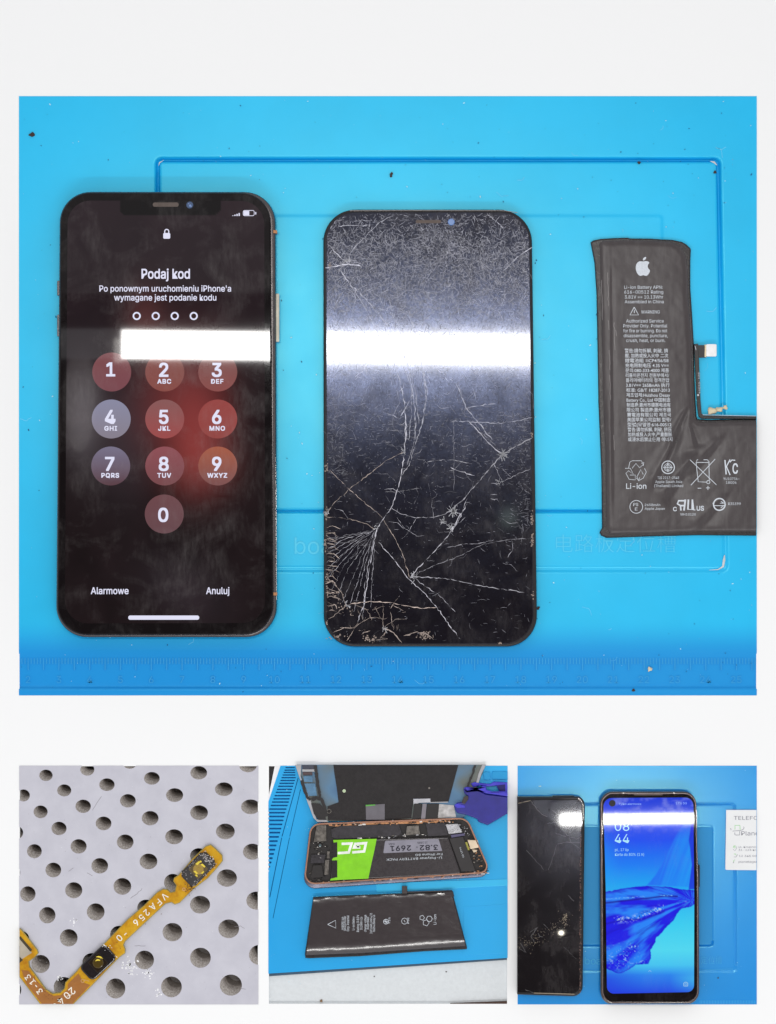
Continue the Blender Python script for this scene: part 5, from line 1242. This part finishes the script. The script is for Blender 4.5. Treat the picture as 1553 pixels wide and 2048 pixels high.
cs = mixc(np.broadcast_to(sg(36, 95, 240), bgc.shape), np.broadcast_to(sg(36, 160, 245), bgc.shape), np.clip((X - 1300 + (Y - 1770) * .35) / 80, 0, 1) * .6 + st * .6 - .15)
img = mixc(bgc, cs, np.clip(sA / 3 + .3, 0, 1) * .9 * np.clip((Y - 1640) / 40, 0.35, 1))
xs_ = np.interp(Y, [1640, 1680, 1700, 1730, 1775], [1384, 1378, 1381, 1384, 1378]); strip = np.clip((X - xs_) / 2 + .5, 0, 1) * (Y > 1640) * (Y < 1778)
img = mixc(img, np.broadcast_to(sg(30, 30, 215), bgc.shape), strip * .85)
wave = [(1205, 1785), (1236, 1778.7), (1273, 1773.3), (1294, 1771.5), (1337, 1773.3), (1362, 1778), (1395, 1781), (1395, 1804), (1383, 1813), (1372, 1816), (1362.7, 1818), (1354.6, 1827), (1348, 1842), (1335.6, 1851.7), (1325, 1865), (1312.6, 1875.7), (1310.6, 1885), (1301.8, 1898.7), (1303, 1916), (1297.8, 1928.4), (1272, 1929.8), (1260, 1938), (1245, 1947), (1234, 1947), (1215, 1938), (1205, 1936)]
wX = X + 2.5 * (fbm(X / 6, Y / 6, 2, 60) - .5); wY = Y + 2.5 * (fbm(X / 6, Y / 6, 2, 61) - .5)
sW = sdist(wave, wX, wY)
ang = np.arctan2(Y - 1800, X - 1385); rad = np.hypot(X - 1385, Y - 1800)
n1 = fbm(ang * 9 + 3, rad / 55, 4, 70); n2 = fbm(ang * 26, rad / 30 + 9, 3, 71)
cw = mixc(np.broadcast_to(sg(34, 34, 228), bgc.shape), np.broadcast_to(sg(44, 135, 248), bgc.shape), np.clip((n1 - .42) * 4.0, 0, 1) * .95)
cw = mixc(cw, np.broadcast_to(sg(32, 20, 185), bgc.shape), np.clip((n2 - .62) * 5, 0, 1) * .5)
rim_ = np.exp(-np.abs(sW - 1.5) / 2.0); cw = mixc(cw, np.broadcast_to(sg(32, 24, 205), bgc.shape), rim_ * .8)
def band(pts, wd):
    P_ = np.array(pts, float); yc = np.interp(X, P_[:, 0], P_[:, 1]); return np.exp(-((Y - yc) / wd) ** 2) * (X > P_[0, 0]) * (X < P_[-1, 0])
b1 = band([(1211, 1806), (1260, 1800), (1300, 1796), (1330, 1792), (1356, 1793)], 2.0); cw = mixc(cw, np.broadcast_to(sg(30, 20, 150), bgc.shape), b1 * .9)
b1b = band([(1211, 1798), (1250, 1796), (1290, 1793)], 1.3) + band([(1320, 1791), (1345, 1791)], 1.0); cw = mixc(cw, np.broadcast_to(sg(120, 190, 250), bgc.shape), b1b * np.clip((vnoise(X / 3, Y, 5) - .35) * 2, 0, 1))
foam = band([(1228, 1840), (1262, 1838), (1290, 1830), (1328, 1813)], 5.0); spk = fbm(X / 3.2, Y / 2.6, 2, 90)
cw = mixc(cw, np.broadcast_to(sg(185, 215, 240), bgc.shape), foam * np.clip((spk - .52) * 5, 0, 1)); cw = mixc(cw, np.broadcast_to(sg(24, 20, 110), bgc.shape), foam * np.clip((.32 - spk) * 5, 0, 1))
b3 = band([(1211, 1848), (1240, 1841), (1290, 1838), (1330, 1822)], 2.2); cw = mixc(cw, np.broadcast_to(sg(30, 22, 175), bgc.shape), b3 * .7)
f2_ = np.exp(-(((X - 1240) / 26) ** 2 + ((Y - 1915) / 20) ** 2)) + np.exp(-(((X - 1268) / 9) ** 2 + ((Y - 1895) / 9) ** 2)) + np.exp(-(((X - 1283) / 12) ** 2 + ((Y - 1925) / 5) ** 2)) + np.exp(-(((X - 1366) / 7) ** 2 + ((Y - 1806) / 4) ** 2)); cw = mixc(cw, np.broadcast_to(sg(150, 195, 245), bgc.shape), np.clip(f2_, 0, 1) * np.clip((spk - .64) * 6, 0, 1)); cw = mixc(cw, np.broadcast_to(sg(34, 120, 230), bgc.shape), np.clip(f2_, 0, 1) * np.clip((vnoise(X / 3, Y / 2, 93) - .55) * 4, 0, 1) * .7)
img = mixc(img, cw, np.clip(sW / 1.2 + .5, 0, 1))
sm_ = np.clip(fbm(X / 14, Y / 11, 4, 33) - .45, 0, 1) * 3 * np.clip((1675 - Y) / 40, 0, 1); img = mixc(img, np.broadcast_to(sg(150, 160, 225), bgc.shape), sm_ * .38)
V, FF, use = masked(XX, YY, np.full(X.shape, 36.2), F, M)
mk('screen', V, FF, screen_mat('wallpaper_screen', None, .3, .25), t, parent=glass, cols=img.reshape(-1, 3)[use], clip=False)
P = [text('08', 1244.5, 1661.5, 27, 36.5, w=29, bold=-.022), text('44', 1244.5, 1686, 27, 36.5, w=29, bold=-.022), None] ; mk('clock_text', *join(P[:2]), screen_mat('lit_clock', (.42, .78, .95), 0), t, parent=glass); P = [text('pt., 17 lip', 1230.5, 1702, 8, 36.5, w=27, align='LEFT', bold=.012), text('Karta do 80% (1 h)', 1230.5, 1711.5, 8, 36.5, w=58, align='LEFT', bold=.012),
    ]
m_sb = screen_mat('lit_status', (.35, .55, .95), 0)
mk('status_text', *text('Tylko alarmowe', 1238, 1609.5, 5.5, 36.5, w=45, align='LEFT'), m_sb, t, parent=glass); mk('status_icons', *text('17% 5G', 1352, 1608.5, 6.5, 36.5, w=22, align='LEFT'), m_sb, t, parent=glass); mk('swipe_arrow', *line([(1297, 1943), (1300, 1941), (1303, 1943)], .8, 36.5), m_sb, t, parent=glass)
mk('screen_text', *join(P), screen_mat('lit_cyan', (.42, .78, .95), 0), t, parent=glass)
mk('camera_icon', *join([line(rpoly([(1368, 1972), (1368, 1966), (1372, 1964), (1376, 1966), (1376, 1972)], .6, 2), 1.4, 36.5, closed=True), line(circ(1372, 1968.5, 1.7, n=10), .8, 36.5, closed=True)]), screen_mat('lit_icon', (.30, .55, .80), 0), t, parent=glass)
V, F = prism(circ(1225, 1606.5, 6.6, n=20), 35.6, 36.6, .4); pc_ = mk('front_camera', V, F, m_black, t, parent=glass)
V, F = prism(rpoly(rect(1268, 1586.2, 1326, 1590.5), 1.5), 35, 37.6, .6); mk('earpiece', V, F, m_grille, t)
V, F = prism(rpoly(rect(1398, 1731, 1401, 1775), 1), 14, 28, 1); mk('side_button', V, F, m_black, t)
V, F = join([line([(1214, 2002), (1224, 2005.5)], 1.6, 38.9), line([(1260, 2006), (1370, 2004)], .9, 38.9), line([(1245, 1585.7), (1249, 1585.7)], 1.6, 38.9), line([(1346, 1585.7), (1350, 1585.7)], 1.6, 38.9), line([(1204, 1640), (1205.5, 1670)], 1.2, 38.9), line([(1393.2, 1620), (1393.6, 1655)], 1.4, 38.9)]); mk('case_glint', V, F, m_steel, t, parent=case)

# business card
f10 = (D - 10) / D
cp = [(1453, 1620), (1560, 1620), (1560, 1741), (1453, 1740), (1451.3, 1738)]
V, F = prism(cp, 7.5, 9, .2, 1); t = thing('business_card', 'white business card with green and grey logo, overlapping the right edge of the mat', 'business card', 1483, 1680, f10, panel=PD)
card = mk('card', V, F, simple('card_white', (.80, .81, .82), .6, .2, var=.02), t)
def E8(a, b): return (1390 + a / 10.78, 1590 + b / 10.78)
m_gink = simple('grey_print', (.22, .22, .27), .7, .2); m_grnink = simple('green_print', (.22, .62, .18), .7, .2)
P = [text('TELEFONY', *E8(845, 535), 11, 9.2, w=67, align='LEFT', bold=.01), text('Planeta', *E8(1005, 872), 12.5, 9.2, w=47, align='LEFT', bold=-.01), line([E8(865, 810), E8(865, 855), E8(890, 865), E8(970, 862), E8(972, 780)], 1.1, 9.2), line([E8(815, 780), E8(870, 775), E8(985, 768), E8(1040, 745), E8(1068, 710), E8(1050, 685)], .9, 9.2), line([E8(775, 715), E8(785, 760)], 1, 9.2)]
P += [text('ul. Krupnicza 14', *E8(945, 1140), 5.6, 9.2, w=55, align='LEFT'), text('31-123 Kraków', *E8(945, 1205), 5.6, 9.2, w=52, align='LEFT', bold=.01), text('12 345 00 95', *E8(955, 1335), 5.6, 9.2, w=46, align='LEFT'), text('planetagsm@', *E8(945, 1462), 6.2, 9.2, w=48, align='LEFT', bold=.01),
      line([E8(825, 1165), E8(865, 1205), E8(905, 1150), E8(905, 1110)], .7, 9.2), line([E8(845, 1335), E8(885, 1340), E8(925, 1285)], .8, 9.2), line([E8(825, 1470), E8(850, 1440)], .9, 9.2)]
mk('printed_text', *join(P), m_gink, t, parent=card)
P = [line([E8(868, 745), E8(868, 655), E8(975, 655), E8(980, 750)], 1.1, 9.2), line([E8(825, 1130), E8(850, 1095), E8(890, 1100)], .8, 9.2), line(circ(*E8(860, 1130), 1.6, n=8), .7, 9.2, closed=True), line([E8(845, 1275), E8(885, 1270), E8(890, 1300)], .9, 9.2), line([E8(835, 1440), E8(850, 1400), E8(870, 1405)], .9, 9.2)]
mk('printed_logo', *join(P), m_grnink, t, parent=card)
